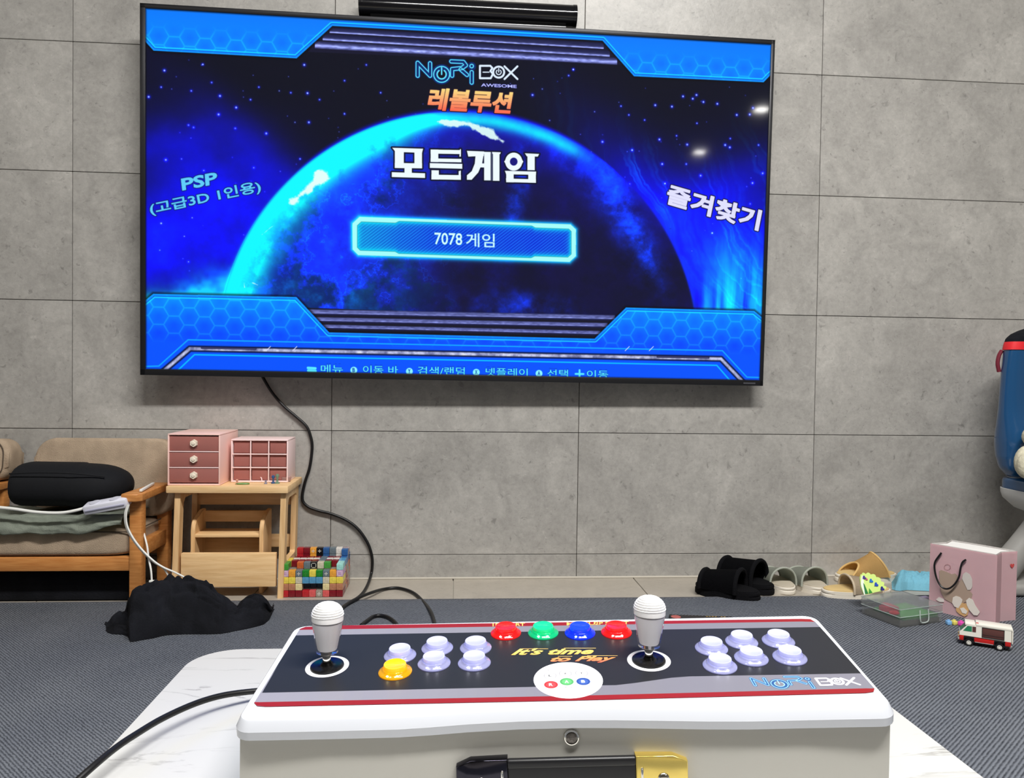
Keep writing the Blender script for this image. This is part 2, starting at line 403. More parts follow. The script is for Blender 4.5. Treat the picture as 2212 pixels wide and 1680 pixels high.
        def dil(m, r_):
            mm = m.copy(); k = int(math.ceil(r_))
            for dy in range(-k, k+1):
                for dx in range(-k, k+1):
                    w_ = min(1, max(0, r_+.5-math.hypot(dx, dy)))
                    if w_ > 0: mm = np.maximum(mm, w_*np.roll(np.roll(m, dy, 0), dx, 1))
            return mm
        if fat: m = dil(m, fat)
        if outline:
            mm = m.copy(); k = int(math.ceil(outline))
            for dy in range(-k, k+1):
                for dx in range(-k, k+1):
                    if dx*dx+dy*dy <= outline*outline+.5: mm = np.maximum(mm, np.roll(np.roll(m, dy, 0), dx, 1))
            s.blend(sl, mm, ocol)
        cc = col(s.xx[sl], s.yy[sl], q) if callable(col) else col
        s.blend(sl, m, cc)
    def image(s, name):
        a = np.ones((s.H, s.W, 4), np.float32); a[..., :3] = np.clip(s.im, 0, 255)/255; a = a[::-1]
        im = bpy.data.images.new(name, s.W, s.H); im.pixels.foreach_set(np.ascontiguousarray(a).ravel()); im.update(); im.pack(); return im

# NoRi BOX mark: strokes in a 760 x 190 box
def logo(pt, place, c1, c2, r1, w1, r2, w2, under=None):
    f = lambda pts: [place(x, y) for x, y in pts]
    def circ(cx, cy, r, a0=0, a1=360, n=24): return [(cx+r*math.cos(math.radians(a0+(a1-a0)*k/n)), cy+r*math.sin(math.radians(a0+(a1-a0)*k/n))) for k in range(n+1)]
    A = [[(18, 118), (18, 24), (108, 118), (108, 28)], [(268, 118), (268, 70), (340, 62), (368, 42), (350, 18), (262, 14)], [(330, 72), (376, 112)], [(410, 92), (410, 168)]]
    if under:
        for p in A+[circ(192, 108, 52), circ(410, 50, 10)]: pt.line(f(p), r1+w1+2.5, under)
    for p in A: pt.tube(f(p), r1, w1, c1)
    pt.line(f(circ(192, 108, 58)), w1*1.2, c1); pt.line(f(circ(192, 108, 33, -55, 235)), w1*1.5, c1); pt.line(f([(192, 60), (192, 108)]), w1*1.5, c1)
    pt.line(f(circ(410, 48, 13)), w1*1.1, c1)
    Bx = [[(470, 46), (545, 46), (560, 62), (546, 84), (564, 104), (548, 136), (470, 136), (470, 46)], [(648, 50), (742, 142)], [(742, 50), (648, 142)]]
    for p in Bx: pt.line(f(p), r2+w2, c2)
    pt.line(f([(492, 92), (536, 92)]), w2, c2)
    pt.line(f(circ(606, 92, 40)), r2+w2, c2); pt.line(f(circ(606, 92, 18, -50, 230)), w2, c2); pt.line(f([(606, 66), (606, 92)]), w2, c2)

# ------------------------------------------------------------------ television
TVW, TVH = 1.46, .8261
TF = frame((.0203, 1.7915, .3941+EYE), .199, 1.5954, -.1871)
TM = Matrix([[*TF[1][0], TF[0][0]], [*TF[1][1], TF[0][1]], [*TF[1][2], TF[0][2]], [0, 0, 0, 1]])
SL, SR, ST, SB = -TVW/2+.0115, TVW/2-.0085, TVH/2-.0105, -TVH/2+.0135
SW, SH = 2000, int(2000*(ST-SB)/(SR-SL))
def tvpx(x, y):
    u, v = planar(TF, x, y, 0.0); return ((u-SL)/(SR-SL)*SW, (ST-v)/(ST-SB)*SH)
def paint_tv():
    p = Paint(SW, SH, tvpx); W_, H_ = SW, SH; yy, xx = p.yy, p.xx; u = xx/W_; v = yy/H_
    im = p.im; im[:] = (9, 11, 26)
    # nebula
    n1 = fbm(H_, W_, 3, 5, 6); n2 = fbm(H_, W_, 5, 21, 6); n3 = fbm(H_, W_, 9, 33, 6)
    ridg = 1-np.abs(2*fbm(H_, W_, 4, 44, 6)-1); ridg2 = 1-np.abs(2*fbm(H_, W_, 6, 60, 5)-1)
    ext = np.zeros((H_, W_))
    def g(cx, cy, sx, sy, ang=0, pw=1):
        a = math.radians(ang); dx = (u-cx)*1.78; dy = v-cy; X = dx*math.cos(a)+dy*math.sin(a); Y = -dx*math.sin(a)+dy*math.cos(a)
        return np.exp(-((X/sx)**2+(Y/sy)**2)**pw)
    left = 1.15*g(.06, .68, .36, .22)+.5*g(.15, .52, .35, .12, 40)+.32*g(.2, .42, .30, .06, 42)+.25*g(.02, .36, .22, .05, -10)
    blue = left*(.30+1.1*n2)
    # right veil: long streaks falling from upper left to lower right
    ang = np.arctan2(v-.05, (u-1.35)*1.78); rad = np.hypot((u-1.35)*1.78, v-.05)
    st = np.zeros_like(u)
    rs = np.random.default_rng(3)
    prof = np.interp(np.linspace(0, 1, 4000), np.linspace(0, 1, 260), rs.random(260)); prof2 = np.interp(np.linspace(0, 1, 4000), np.linspace(0, 1, 70), rs.random(70))
    warp = rad+.16*(n1-.5)+.05*(n3-.5)+.015*(fbm(H_, W_, 20, 71, 4)-.5)
    idx = np.clip((warp/1.6*3999), 0, 3999).astype(int); st = prof[idx]*.5+prof2[idx]*.7
    right = 1.25*g(.95, .66, .24, .24, 20)+.75*g(.82, .52, .30, .11, 48)+.35*g(.93, .42, .25, .07, -25)
    blue += right*(.55+.55*n2+.25*st*n1)
    fil = np.clip((st-.62)*4, 0, 1)*np.clip(n2*2.6-.9, 0, 1)*np.clip(right*1.2, 0, 1)
    blue += .18*g(.72, .80, .3, .04, 14)*ridg
    B_ = np.clip(blue, 0, 1.6)
    im[..., 2] += 235*np.clip(B_*1.15, 0, 1); im[..., 1] += 190*np.clip(B_-.85, 0, 1)**1.2
    # cyan wisps
    wl = g(.07, .80, .22, .055, -22)*np.clip(ridg2*1.6-.75, 0, 1)+1.1*g(.03, .815, .14, .035)*n3
    fl = fbm(H_, W_, 2.2, 404, 5, 9.0); wr = (.9*g(.905, .82, .15, .10)+1.0*g(.975, .78, .07, .15)+.3*g(.925, .70, .03, .14, 8))*np.clip(fl*3.0-.95, 0, 1.2)
    wsp = np.clip(wl*1.6+wr*.8, 0, 1.0)
    im[..., 1] += 75*fil; im[..., 2] += 60*fil
    im[..., 1] += 200*wsp; im[..., 2] += 90*wsp; im[..., 0] += 20*np.clip(wsp-.5, 0, 1)
    # stars
    def star(x, y, r, c, raw=False):
        P = np.array([(x, y)]) if raw else p.P([(x, y)]); sl = p.region(P, 14); d = np.hypot(xx[sl]-P[0, 0], yy[sl]-P[0, 1])
        im[sl] += np.array((10, 20, 210))*(.8*np.exp(-(d/(r*2.4))**2))[..., None]*(1 if c > .6 else .3)
        im[sl] += np.array((190, 215, 250))*(c*np.exp(-(d/r)**2))[..., None]
    S1 = [(355, 152, 1), (413, 196, .8), (475, 207, 1), (510, 232, 1), (472, 247, 1), (407, 270, .7), (418, 275, .7), (508, 277, .7), (657, 140, 1), (664, 201, 1), (541, 215, .8), (559, 188, .7), (690, 215, .7), (575, 288, .9), (667, 264, .9), (637, 264, .6), (321, 209, 1), (744, 174, .7), (744, 246, .7), (358, 345, .9), (392, 343, .6), (548, 362, .7), (440, 368, .8), (648, 343, .8), (628, 200, .7), (603, 196, .6), (438, 139, .7), (791, 140, .7), (822, 200, .8), (348, 188, .8), (438, 139, .5), (457, 178, .7),
          (1415, 227, 1), (1451, 230, 1), (1475, 208, 1), (1496, 213, 1), (1504, 205, 1), (1519, 220, 1), (1549, 224, 1), (1591, 248, 1), (1619, 247, 1.2), (1626, 233, 1), (1341, 229, .8), (1358, 248, .8), (1424, 301, 1), (1484, 312, 1), (1365, 324, 1), (1301, 306, .9), (1430, 354, 1), (1482, 354, .8), (1513, 379, .9), (1566, 313, 1), (1576, 318, 1), (1638, 313, .8), (1647, 374, .9), (1625, 395, 1), (1620, 440, .7), (1436, 396, 1), (1360, 397, .7), (1238, 150, .8), (1228, 163, .8), (1150, 205, .9), (1171, 192, .6), (1187, 260, .6), (1238, 150, .8), (1284, 241, .6), (1392, 259, .7), (1505, 266, .8), (1461, 293, .7), (1577, 299, .7), (1538, 503, 1.3), (407, 565, .7), (345, 540, .6), (398, 510, .7), (348, 482, .9), (415, 470, .7)]
    for x, y, c in S1: star(x, y, 2.6 if c > .85 else 1.9, min(c, 1))
    for k in range(110): star(rs.random()*W_, rs.random()*H_*.62+H_*.1, 1.3, .25+.3*rs.random(), True)
    # planet
    L = p.P([(488.6, 617), (528, 520), (586, 428), (663, 360), (840, 261), (959, 241), (1078, 246), (1227, 302), (1319, 360)])
    A = np.c_[2*L, np.ones(len(L))]; sol = np.linalg.lstsq(A, (L**2).sum(1), rcond=None)[0]; cx, cy = sol[:2]; rad0 = math.sqrt(sol[2]+cx*cx+cy*cy)
    d = np.hypot(xx-cx, yy-cy)-rad0     # >0 outside
    th = np.degrees(np.arctan2(cy-yy, xx-cx))  # 0 right, 90 top, 180 left
    dark = np.clip((th-22)/40, 0, 1)     # fades at right
    inside = 1/(1+np.exp(d/1.5))
    lit = smooth01((th-60)/70)            # strongly lit to the left
    sur = np.zeros_like(im); land = fbm(H_, W_, 6, 91, 7, gain=.62); l2 = fbm(H_, W_, 14, 77, 6, gain=.65); rg = 1-np.abs(2*fbm(H_, W_, 9, 15, 6, gain=.6)-1)
    depth = np.clip(-d/rad0, 0, 1)
    leftness = smooth01((.56-u)/.34)
    sea = np.clip(leftness*1.15-.10+.25*(n1-.5), 0, 1)
    sur[..., 0] = 12+6*l2; sur[..., 1] = 14+75*sea*land; sur[..., 2] = 40+sea*205+30*l2
    mk = smooth01((land-.50)/.10); sur *= (1-.68*mk*np.clip(leftness+.15, 0, 1)[...])[..., None]; sur[..., 1] += 48*mk*leftness*l2*1.6; sur[..., 2] += 30*mk*leftness
    edge = np.clip(np.abs(land-.50)/.012, 0, 1); sur[..., 2] += 110*(1-edge)*leftness; sur[..., 1] += 60*(1-edge)*leftness*l2*1.5
    sp = np.clip(rg*2.2-1.5, 0, 1)*np.clip(l2*2.4-.8, 0, 1)
    sur[..., 1] += 70*sp*leftness; sur[..., 2] += 150*sp*(leftness+.18)
    # faint continents streak down the middle and right side glow
    for cx_, cy_, sx, sy, a, k in ((.585, .42, .03, .17, 10, .9), (.60, .80, .14, .05, 0, .5), (.73, .42, .05, .22, -28, 1.0), (.66, .30, .05, .09, -20, .9), (.79, .60, .03, .12, -25, .6)):
        q = g(cx_, cy_, sx, sy, a)*np.clip(rg*1.8-.9, 0, 1)*np.clip(l2*2.2-.5, 0, 1.3)*k
        sur[..., 2] += 330*q; sur[..., 1] += 85*q
    # blue body glow near limb all round
    rimb = np.exp(-(-d/ (rad0*.10)).clip(0)**1.0)*dark
    sur[..., 2] += 230*rimb; 
    wide = np.exp(-((-d).clip(0)/(rad0*(.045+.065*lit)))**2.6)
    cy_b = wide*smooth01((th-68)/30)*(1-.25*smooth01((th-165)/15))
    top = np.exp(-((-d-rad0*.03)/(rad0*.030))**2)*smooth01((th-55)/12)*(.45+.9*n3)
    cyb = np.clip(cy_b*smooth01((th-92)/24)*2.2+np.clip(top, 0, 1)*.9*(1-smooth01((th-110)/15)), 0, 1)
    rag = np.clip(1.25-1.2*np.clip((l2-.35)*2, 0, 1)*smooth01((-d)/(rad0*.13)), 0, 1)
    cyb = cyb*rag
    sur = sur*(1-cyb[..., None])+np.array((10, 250, 255))*cyb[..., None]
    thin = np.exp(-((-d).clip(0)/5)**2)*dark
    sur[..., 2] = np.maximum(sur[..., 2], 250*thin)
    # white glints
    def glint(pts, wd, k=1.0):
        P = p.P(pts); sl = p.region(P, wd*4); dd = p.segd(sl, P)+(n3[sl]-.5)*wd*3.0+(l2[sl]-.5)*wd*3.5
        a = np.clip(1-(dd-wd*.5)/(wd*.55), 0, 1)*k; sur[sl] = sur[sl]*(1-a[..., None])+np.array((225, 255, 250))*a[..., None]
    glint([(692, 383), (660, 412), (630, 436)], 14); glint([(590, 487), (566, 506)], 6, .8); glint([(945, 262), (1010, 268), (1060, 290), (1085, 305)], 11, .95); glint([(545, 610), (556, 615)], 5, .7); glint([(527, 610), (528, 620)], 3, .7)
    im[:] = im*(1-inside[..., None])+sur*inside[..., None]
    halo = np.exp(-(d.clip(0)/9)**1.3)*dark*(d > -2); im[..., 2] = np.maximum(im[..., 2], 250*halo); im[..., 1] += 90*np.exp(-(d.clip(0)/5)**1.3)*smooth01((th-120)/40)*(d > 0)
    # dark strip above lower frame
    im *= (1-.9*np.exp(-((v-.865)/.028)**2)*smooth01((u-.22)/.1)*smooth01((.86-u)/.1))[..., None]
    np.clip(im, 0, 255, out=im)
    # metal slats between the corner panels
    def slat(pa, pb, wd, top_, ends=0):
        a, b = p.P([pa, pb]); n = np.array([-(b-a)[1], (b-a)[0]]); n /= np.hypot(*n)
        P = [a, b, b+n*wd, a+n*wd]
        def col(X, Y, D):
            t = ((X-a[0])*n[0]+(Y-a[1])*n[1])/wd
            nz = vnoise(X.shape[0], X.shape[1], 6, int(a[1])+3, .35)*.5+vnoise(X.shape[0], X.shape[1], 14, int(a[1])+9, .25)*.5
            s_ = top_(t)*(0.62+.75*nz)
            return np.stack([20+140*s_, 22+150*s_, 60+200*s_], -1)
        p.poly(P, col, raw=True)
    p.poly([(717, 54), (1302, 86), (1345, 140), (664, 112)], (20, 20, 44))
    up = lambda t: np.clip((t-.35)/.55, 0, 1)**1.5
    slat((712, 57), (1304, 92), 20, lambda t: .25*np.clip(t, 0, 1)+.75*np.exp(-((t-.9)/.14)**2))
    slat((697, 73), (1317, 109), 20, lambda t: .25*np.clip(t, 0, 1)+.75*np.exp(-((t-.85)/.16)**2))
    slat((680, 89), (1333, 125), 22, lambda t: .15+.85*np.exp(-((t-.62)/.28)**2))
    p.poly([(655, 664), (1345, 688), (1280, 734), (711, 719)], (20, 20, 38))
    dn = lambda t: np.exp(-((t-.30)/.30)**2)*.55+.6*np.exp(-((t-.62)/.12)**2)
    slat((664, 667), (1328, 680), 19, dn); slat((680, 684), (1312, 697), 17, dn); slat((697, 700), (1297, 714), 15, dn)
    # blue corner plates with honeycomb
    def hexd(X, Y, s_):
        X = X/s_; Y = Y/s_; r = np.array([1.0, 1.7320508]); h = r/2
        def m_(v, r_): return v-r_*np.floor(v/r_)
        ax = m_(Y, 1.0)-.5; ay = m_(X, 1.7320508)-.8660254; bx = m_(Y-.5, 1.0)-.5; by = m_(X-.8660254, 1.7320508)-.8660254
        us = (ax**2+ay**2) < (bx**2+by**2); qx = np.where(us, ax, bx); qy = np.where(us, ay, by)
        return .5-np.maximum(np.abs(qx), np.abs(qx)*.5+np.abs(qy)*.8660254)
    def plate(pts, cA, cB, ya, yb, hexa=1.0, hband=None):
        P = p.P(pts); ya = p.P([(700, ya)])[0, 1]; yb = p.P([(700, yb)])[0, 1]
        def col(X, Y, D):
            t = np.clip((Y-ya)/(yb-ya), 0, 1)[..., None]; c = np.array(cA)*(1-t)+np.array(cB)*t
            hx = hexd(X+8, Y, 54); m_ = .62*np.exp(-(hx/.04)**2)*hexa
            if hband is not None: m_ = m_*hband(X/W_, Y/H_)
            c = c+np.array((20, 55, 10))*m_[..., None]+np.array((-5, -18, 0))*(np.clip(hx*2.4, 0, 1)*(hexa > 0)*(hband(X/W_, Y/H_) if hband is not None else 1))[..., None]
            inn = np.exp(-((-D-11)/1.7)**2)
            c = c*(1-inn[..., None])+np.array((20, 225, 255))*inn[..., None]
            o_ = (-D < 9)[..., None]; c = np.where(o_, c*.3+np.array((10, 150, 250))*.7, c)
            e_ = (np.abs(-D-7) < 1)[..., None]; c = np.where(e_, np.array((0, 90, 225)), c)
            return c
        sl = p.region(P, 9); dd = p.polysd(sl, P); im[sl] *= (1-.75*np.clip(1-dd/9, 0, 1)*(dd > 0))[..., None]
        p.poly(P, col, raw=True)
    T_ = [(290, 0), (1700, 60), (1690, 140), (1662.5, 163.6), (1649, 177.6), (1369, 164.7), (1301, 87.8), (717.7, 56), (640.5, 126), (331.6, 109.4), (314, 90), (290, 66)]
    plate(T_, (0, 118, 255), (0, 142, 255), 20, 130, 1, lambda U, V: smooth01((V-.03)/.05))
    Bt = [(290, 668), (331, 634), (640, 641), (711, 717.3), (1284, 730.8), (1351.8, 663.6), (1628.6, 671), (1670, 705), (1670, 860), (290, 840)]
    plate(Bt, (0, 155, 255), (0, 84, 255), 640, 735, 1, lambda U, V: smooth01((.93-V)/.04))
    cy1 = (10, 170, 255)
    p.line([(310, 791), (343, 790), (406, 733.5), (800, 741.5), (1560, 757), (1613, 814), (1650, 815)], 2.0, cy1, 1.2)
    p.line([(711, 725), (1284, 738)], 1.5, (20, 190, 255), 1.2)
    bar = [(347, 806), (410, 752.5), (800, 760), (1557, 774.5), (1609, 829)]
    p.line(bar, 10, (0, 18, 70), 2); 
    P = p.P(bar); sl = p.region(P, 12); dd = p.segd(sl, P); nn = fbm(dd.shape[0], dd.shape[1], 5, 8, 4, 1.0)
    p.blend(sl, .5-(dd-6)/1.6, np.clip(np.stack([95+190*(nn-.1), 100+190*(nn-.1), 150+170*(nn-.1)], -1), 0, 250)*(1-.45*smooth01((dd-2)/4))[..., None])
    for a, b in (((436, 751), (552, 753)), ((1420, 770), (1530, 772))): p.line([a, b], 3.2, (26, 26, 62), 1); p.line([a, b], 1, (90, 90, 140), 1)
    for a in (575, 632, 1350, 1402): p.line([(a, 757), (a+9, 748)], 1.2, (225, 225, 255), 1)
    p.line([(378, 805), (420, 765.5), (1548, 788.6), (1583, 829)], 2.2, (0, 190, 255), 1.2)
    p.line([(300, 797), (1650, 823)], 1.5, (30, 140, 255), 1)
    # centre button
    C = [(776, 468), (1232, 484), (1243.7, 495), (1243.7, 553), (1230, 565.5), (773.6, 550.8), (761, 538), (761, 482)]
    P = p.P(C); sl = p.region(P, 30); dd = p.polysd(sl, P); im[sl] += np.array((0, 200, 230))*(np.exp(-(dd.clip(0)/7)**1.4))[..., None]*(dd > 0)[..., None]*.9
    def cen(X, Y, D):
        i = -D; uu = (X-P[:, 0].min())/(P[:, 0].max()-P[:, 0].min())
        thick = 9+6*(1-smooth01((np.minimum(uu, 1-uu)-.185)/.022))
        base = np.stack([np.full(X.shape, 0.), 45+70*np.exp(-(uu/.25)**2)+10*l2[sl][:X.shape[0], :X.shape[1]]*2, 215+0*X], -1)
        h_ = (np.sin((X*.8+Y)*.62) > .45)[..., None]*np.array((25, 60, 40))*.8; c = base+h_
        gl = np.exp(-((i-thick).clip(0)/9)**1.3)[..., None]; c = c*(1-gl)+np.array((0, 225, 250))*gl
        fr = np.clip((thick+1-i), 0, 1)[..., None]; c = c*(1-fr)+np.array((165, 255, 250))*fr
        ln = np.exp(-((i-thick-.5)/1.1)**2)[..., None]*.5; return c*(1-ln)+np.array((20, 90, 110))*ln
    p.poly(P, cen, raw=True)
    # words
    wh = (240, 252, 255); dk = (6, 8, 24); ly = lambda a, b, h0, h1=None, t=.05: [(a, b), ]
    def q(x0, y0, x1, y1, t=.034): return [(x0, y0), (x1, y0+(x1-x0)*t), (x1, y1+(x1-x0)*t), (x0, y1)]
    p.text('7078', q(938.6, 502, 998.5, 528, .03), (215, 250, 255), .015, .4, 1.5, (0, 110, 215))
    p.text('게임', q(1006.4, 503, 1068.5, 533, .03), (200, 245, 255), .012, .4, 1.5, (0, 90, 215))
    sky = (95, 205, 250)
    p.text('PSP', [(391, 386), (468.6, 371), (470, 397), (394, 412)], sky, .03, 1.2, 2.5, (0, 15, 110))
    p.text('(고급3D 1인용)', [(321, 439), (560, 389), (566, 418), (327, 468)], sky, .02, 1.0, 2.5, (0, 15, 110))
    p.text('즐겨찾기', [(1446, 397), (1646, 455), (1637.5, 499), (1437, 440)], (225, 225, 255), .025, 1.9, 3, (10, 10, 60))
    grad = lambda X, Y, q_: np.stack([250+0*X, np.interp((Y-q_[0, 1])/(q_[3, 1]-q_[0, 1]), [0, .45, 1.25], [222, 170, 70]), np.interp((Y-q_[0, 1])/(q_[3, 1]-q_[0, 1]), [0, .5, 1.2], [130, 110, 60])], -1)
    p.text('레볼루션', [(931, 190), (1109, 200), (1101, 246), (922, 237)], grad, .025, 1.9, 3, (30, 10, 30), shear=0)
    p.text('AWESOME', q(1039, 180, 1116, 187, .045), (190, 195, 250), .03, 0, 1, (20, 20, 120))
    # 모든게임, drawn by hand from its slab strokes (crop coordinates)
    K = 3.36; cc = lambda x, y: (840+x/K, 100+y/K)
    R = []
    def rc(x0, y0, x1, y1, sk=.055): R.append([cc(x0, y0), cc(x1, y0+(x1-x0)*sk*.3), cc(x1, y1+(x1-x0)*sk*.3), cc(x0, y1)])
    def tr(*pts): R.append([cc(*t) for t in pts])
    # mo
    tr((22, 735), (248, 742), (240, 772), (48, 766)); rc(42, 740, 108, 882); rc(184, 745, 240, 882); rc(42, 845, 240, 882); rc(112, 880, 166, 925); tr((20, 912), (262, 920), (262, 955), (20, 948)); 
    # deun
    rc(302, 748, 522, 778); tr((515, 745), (522, 745), (522, 800), (510, 800)); rc(302, 748, 358, 838); rc(302, 812, 526, 838); tr((296, 846), (532, 852), (532, 888), (296, 882)); rc(308, 898, 362, 965); rc(308, 930, 522, 965); tr((505, 905), (522, 900), (520, 965), (505, 965))
    # ge
    tr((565, 757), (690, 762), (688, 795), (575, 800)); tr((630, 765), (690, 765), (676, 850), (648, 915), (600, 968), (565, 968), (565, 935), (600, 905), (622, 850)); rc(655, 848, 700, 878); rc(690, 765, 738, 972); rc(754, 768, 802, 975); tr((680, 765), (738, 768), (738, 778), (684, 778)); tr((745, 765), (812, 768), (806, 782), (750, 780))
    # im
    rc(1004, 780, 1058, 898); tr((985, 775), (1090, 780), (1080, 800), (1000, 798)); rc(850, 905, 905, 985); rc(1010, 908, 1066, 988); tr((840, 902), (1068, 908), (1066, 932), (850, 928)); tr((848, 958), (1066, 964), (1066, 990), (852, 985))
    for g_ in R: p.poly(g_, (8, 12, 40), 1, grow=4.5)
    cir = lambda r, n=26: [cc(905+r*.95*math.cos(2*PI*k/n), 836+r*math.sin(2*PI*k/n)) for k in range(n)]
    p.poly(cir(68), (8, 12, 40), 1, grow=4)
    for g_ in R: p.poly(g_, wh, .9)
    p.poly(cir(66), wh, .9); p.poly(cir(29), (20, 20, 120), .9); tr((835, 836), (850, 815), (850, 857)); p.poly(R[-1], wh); p.poly([cc(975, 836), cc(962, 815), cc(962, 857)], wh)
    p.line([cc(747, 770), cc(747, 972)], 1.2, (110, 120, 150), 1)
    # mark on top
    logo(p, lambda x, y: (840+(190+x)/K, 100+(95+y)/K+x*.00), (95, 225, 255), (225, 240, 255), 5.2, 1.6, 1.5, 1.8, under=(0, 40, 110))
    # bottom captions
    cap = (90, 235, 255)
    def ic(x, y, ch):
        P = p.P([(x+7.5*math.cos(2*PI*k/20), y+7.5*math.sin(2*PI*k/20)) for k in range(20)]); p.poly(P, (140, 245, 255), raw=True)
        if ch: p.text(ch, q(x-2.6, y-4.4, x+2.8, y+4.4, 0), (0, 60, 170), .02)
    p.line([(665, 794), (681, 795)], 4, cap, 1); p.line([(666, 800), (681, 801)], 4.5, cap, 1)
    ic(764, 799, 'B'); ic(884, 801.5, 'Y'); ic(1028.5, 803.5, 'X'); ic(1164, 806, 'A')
    for t, x0, x1, y0, y1 in (('메뉴', 693, 741, 787, 806), ('이동 바', 784, 860, 789, 807), ('검색/랜덤', 902, 1004, 791, 809), ('넷플레이', 1049, 1140, 794, 811.5), ('선택', 1182, 1227, 797.5, 814), ('이동', 1267.5, 1314, 799, 816)):
        p.text(t, q(x0, y0, x1, y1, .02), cap, .01, .5, 1.6, (0, 60, 190))
    p.line([(1243, 807), (1260, 807.3)], 3.2, cap, 1); p.line([(1251.5, 799), (1251.5, 815)], 3.2, cap, 1)
    # dark blue edge of the lit panel
    e = np.minimum(np.minimum(xx, W_-xx), np.minimum(yy, H_-yy)); im *= (1-.55*np.exp(-(e/3)**2))[..., None]
    return p.image('screen picture')

def print_material(name, img, emit=0, rough=.4, spec=.5):
    m = bpy.data.materials.new(name); m.use_nodes = True; nt = m.node_tree; n = nt.nodes; L = nt.links; p = n['Principled BSDF']
    t = n.new('ShaderNodeTexImage'); t.image = img; t.interpolation = 'Cubic'; t.extension = 'EXTEND'
    if emit:
        p.inputs['Base Color'].default_value = (.006, .006, .008, 1); L.new(t.outputs[0], p.inputs['Emission Color']); p.inputs['Emission Strength'].default_value = emit
    else: L.new(t.outputs[0], p.inputs['Base Color'])
    p.inputs['Roughness'].default_value = rough; p.inputs['Specular IOR Level'].default_value = spec
    return m
def uv_sheet(name, pts, m, parent, rect):
    """flat sheet in local XY, uv from rect (x0,x1,y0,y1)"""
    me = bpy.data.meshes.new(name); me.from_pydata([tuple(q) for q in pts], [], [tuple(range(len(pts)))]); ul = me.uv_layers.new(name='UVMap')
    x0, x1, y0, y1 = rect
    for l in me.loops:
        v = me.vertices[l.vertex_index].co; ul.data[l.index].uv = ((v.x-x0)/(x1-x0), (v.y-y0)/(y1-y0))
    me.materials.append(m); return link(bpy.data.objects.new(name, me), parent)

tv = empty('television', label='large wall mounted flat television showing a blue arcade game menu with a planet', cat='television')
tv.matrix_world = TM
bm = B(); box(bm, (0, 0, -.007), (TVW, TVH, .014), .002); obj('back_panel', bm, M_black, tv)
bm = B(); box(bm, (0, -.02, -.030), (TVW*.86, TVH*.82, .034), .012); obj('rear_housing', bm, M_black, tv)
bm = B()
T_b = .003
for (c, s_) in (((0, (TVH/2+ST)/2, .001), (TVW, TVH/2-ST, T_b)), ((0, (-TVH/2+SB)/2, .001), (TVW, SB+TVH/2, T_b)), (((SL-TVW/2)/2, 0, .001), (SL+TVW/2, TVH, T_b)), (((SR+TVW/2)/2, 0, .001), (TVW/2-SR, TVH, T_b))):
    box(bm, c, s_, .0007)
obj('bezel', bm, M_darkgrey, tv)
uv_sheet('screen', [(SL, SB, .0006), (SR, SB, .0006), (SR, ST, .0006), (SL, ST, .0006)], print_material('lit screen', paint_tv(), emit=1.0, rough=.05, spec=.12), tv, (SL, SR, SB, ST))
bm = B(); box(bm, (0, .06, -.056), (.42, .30, .016), .003); obj('wall_mount', bm, M_darkgrey, tv)
bm = B(); box(bm, (TVW/2-.035, -TVH/2+.006, .003), (.03, .0035, .001)); obj('maker_mark', bm, mat('dim mark', (70, 70, 76), .5), tv)

# black tube shaped speaker above the television
pl, pr = Wd(777, 18, 1.828), Wd(1244, 41, 1.828)
zc = .010
root = empty('speaker_bar', tuple((pl+pr)/2), label='long glossy black tube shaped speaker bar fixed on the wall just above the television', cat='speaker')
d = pr-pl; hl = d.length/2; root.rotation_euler = (0, -math.atan2(d.z, d.x), math.atan2(d.y, d.x))
bm = B(); cyl(bm, (-hl+.008, 0, .004), (hl-.008, 0, .004), .026, n=40); obj('tube_body', bm, M_blackgloss, root, angle=60)
for sgn in (-1, 1):
    bm = B(); cyl(bm, (sgn*(hl-.008), 0, .004), (sgn*hl, 0, .004), .027, n=40); obj('end_cap', bm, M_blackgloss, root, angle=60)
bm = B(); box(bm, (0, .0, -.0265), (hl*2-.05, .03, .003), .001); obj('silver_foot_rail', bm, M_silver, root)
for sgn in (-1, 1):
    bm = B(); box(bm, (sgn*.12, .020, 0), (.04, .026, .02), .002); obj('wall_bracket', bm, M_black, root)

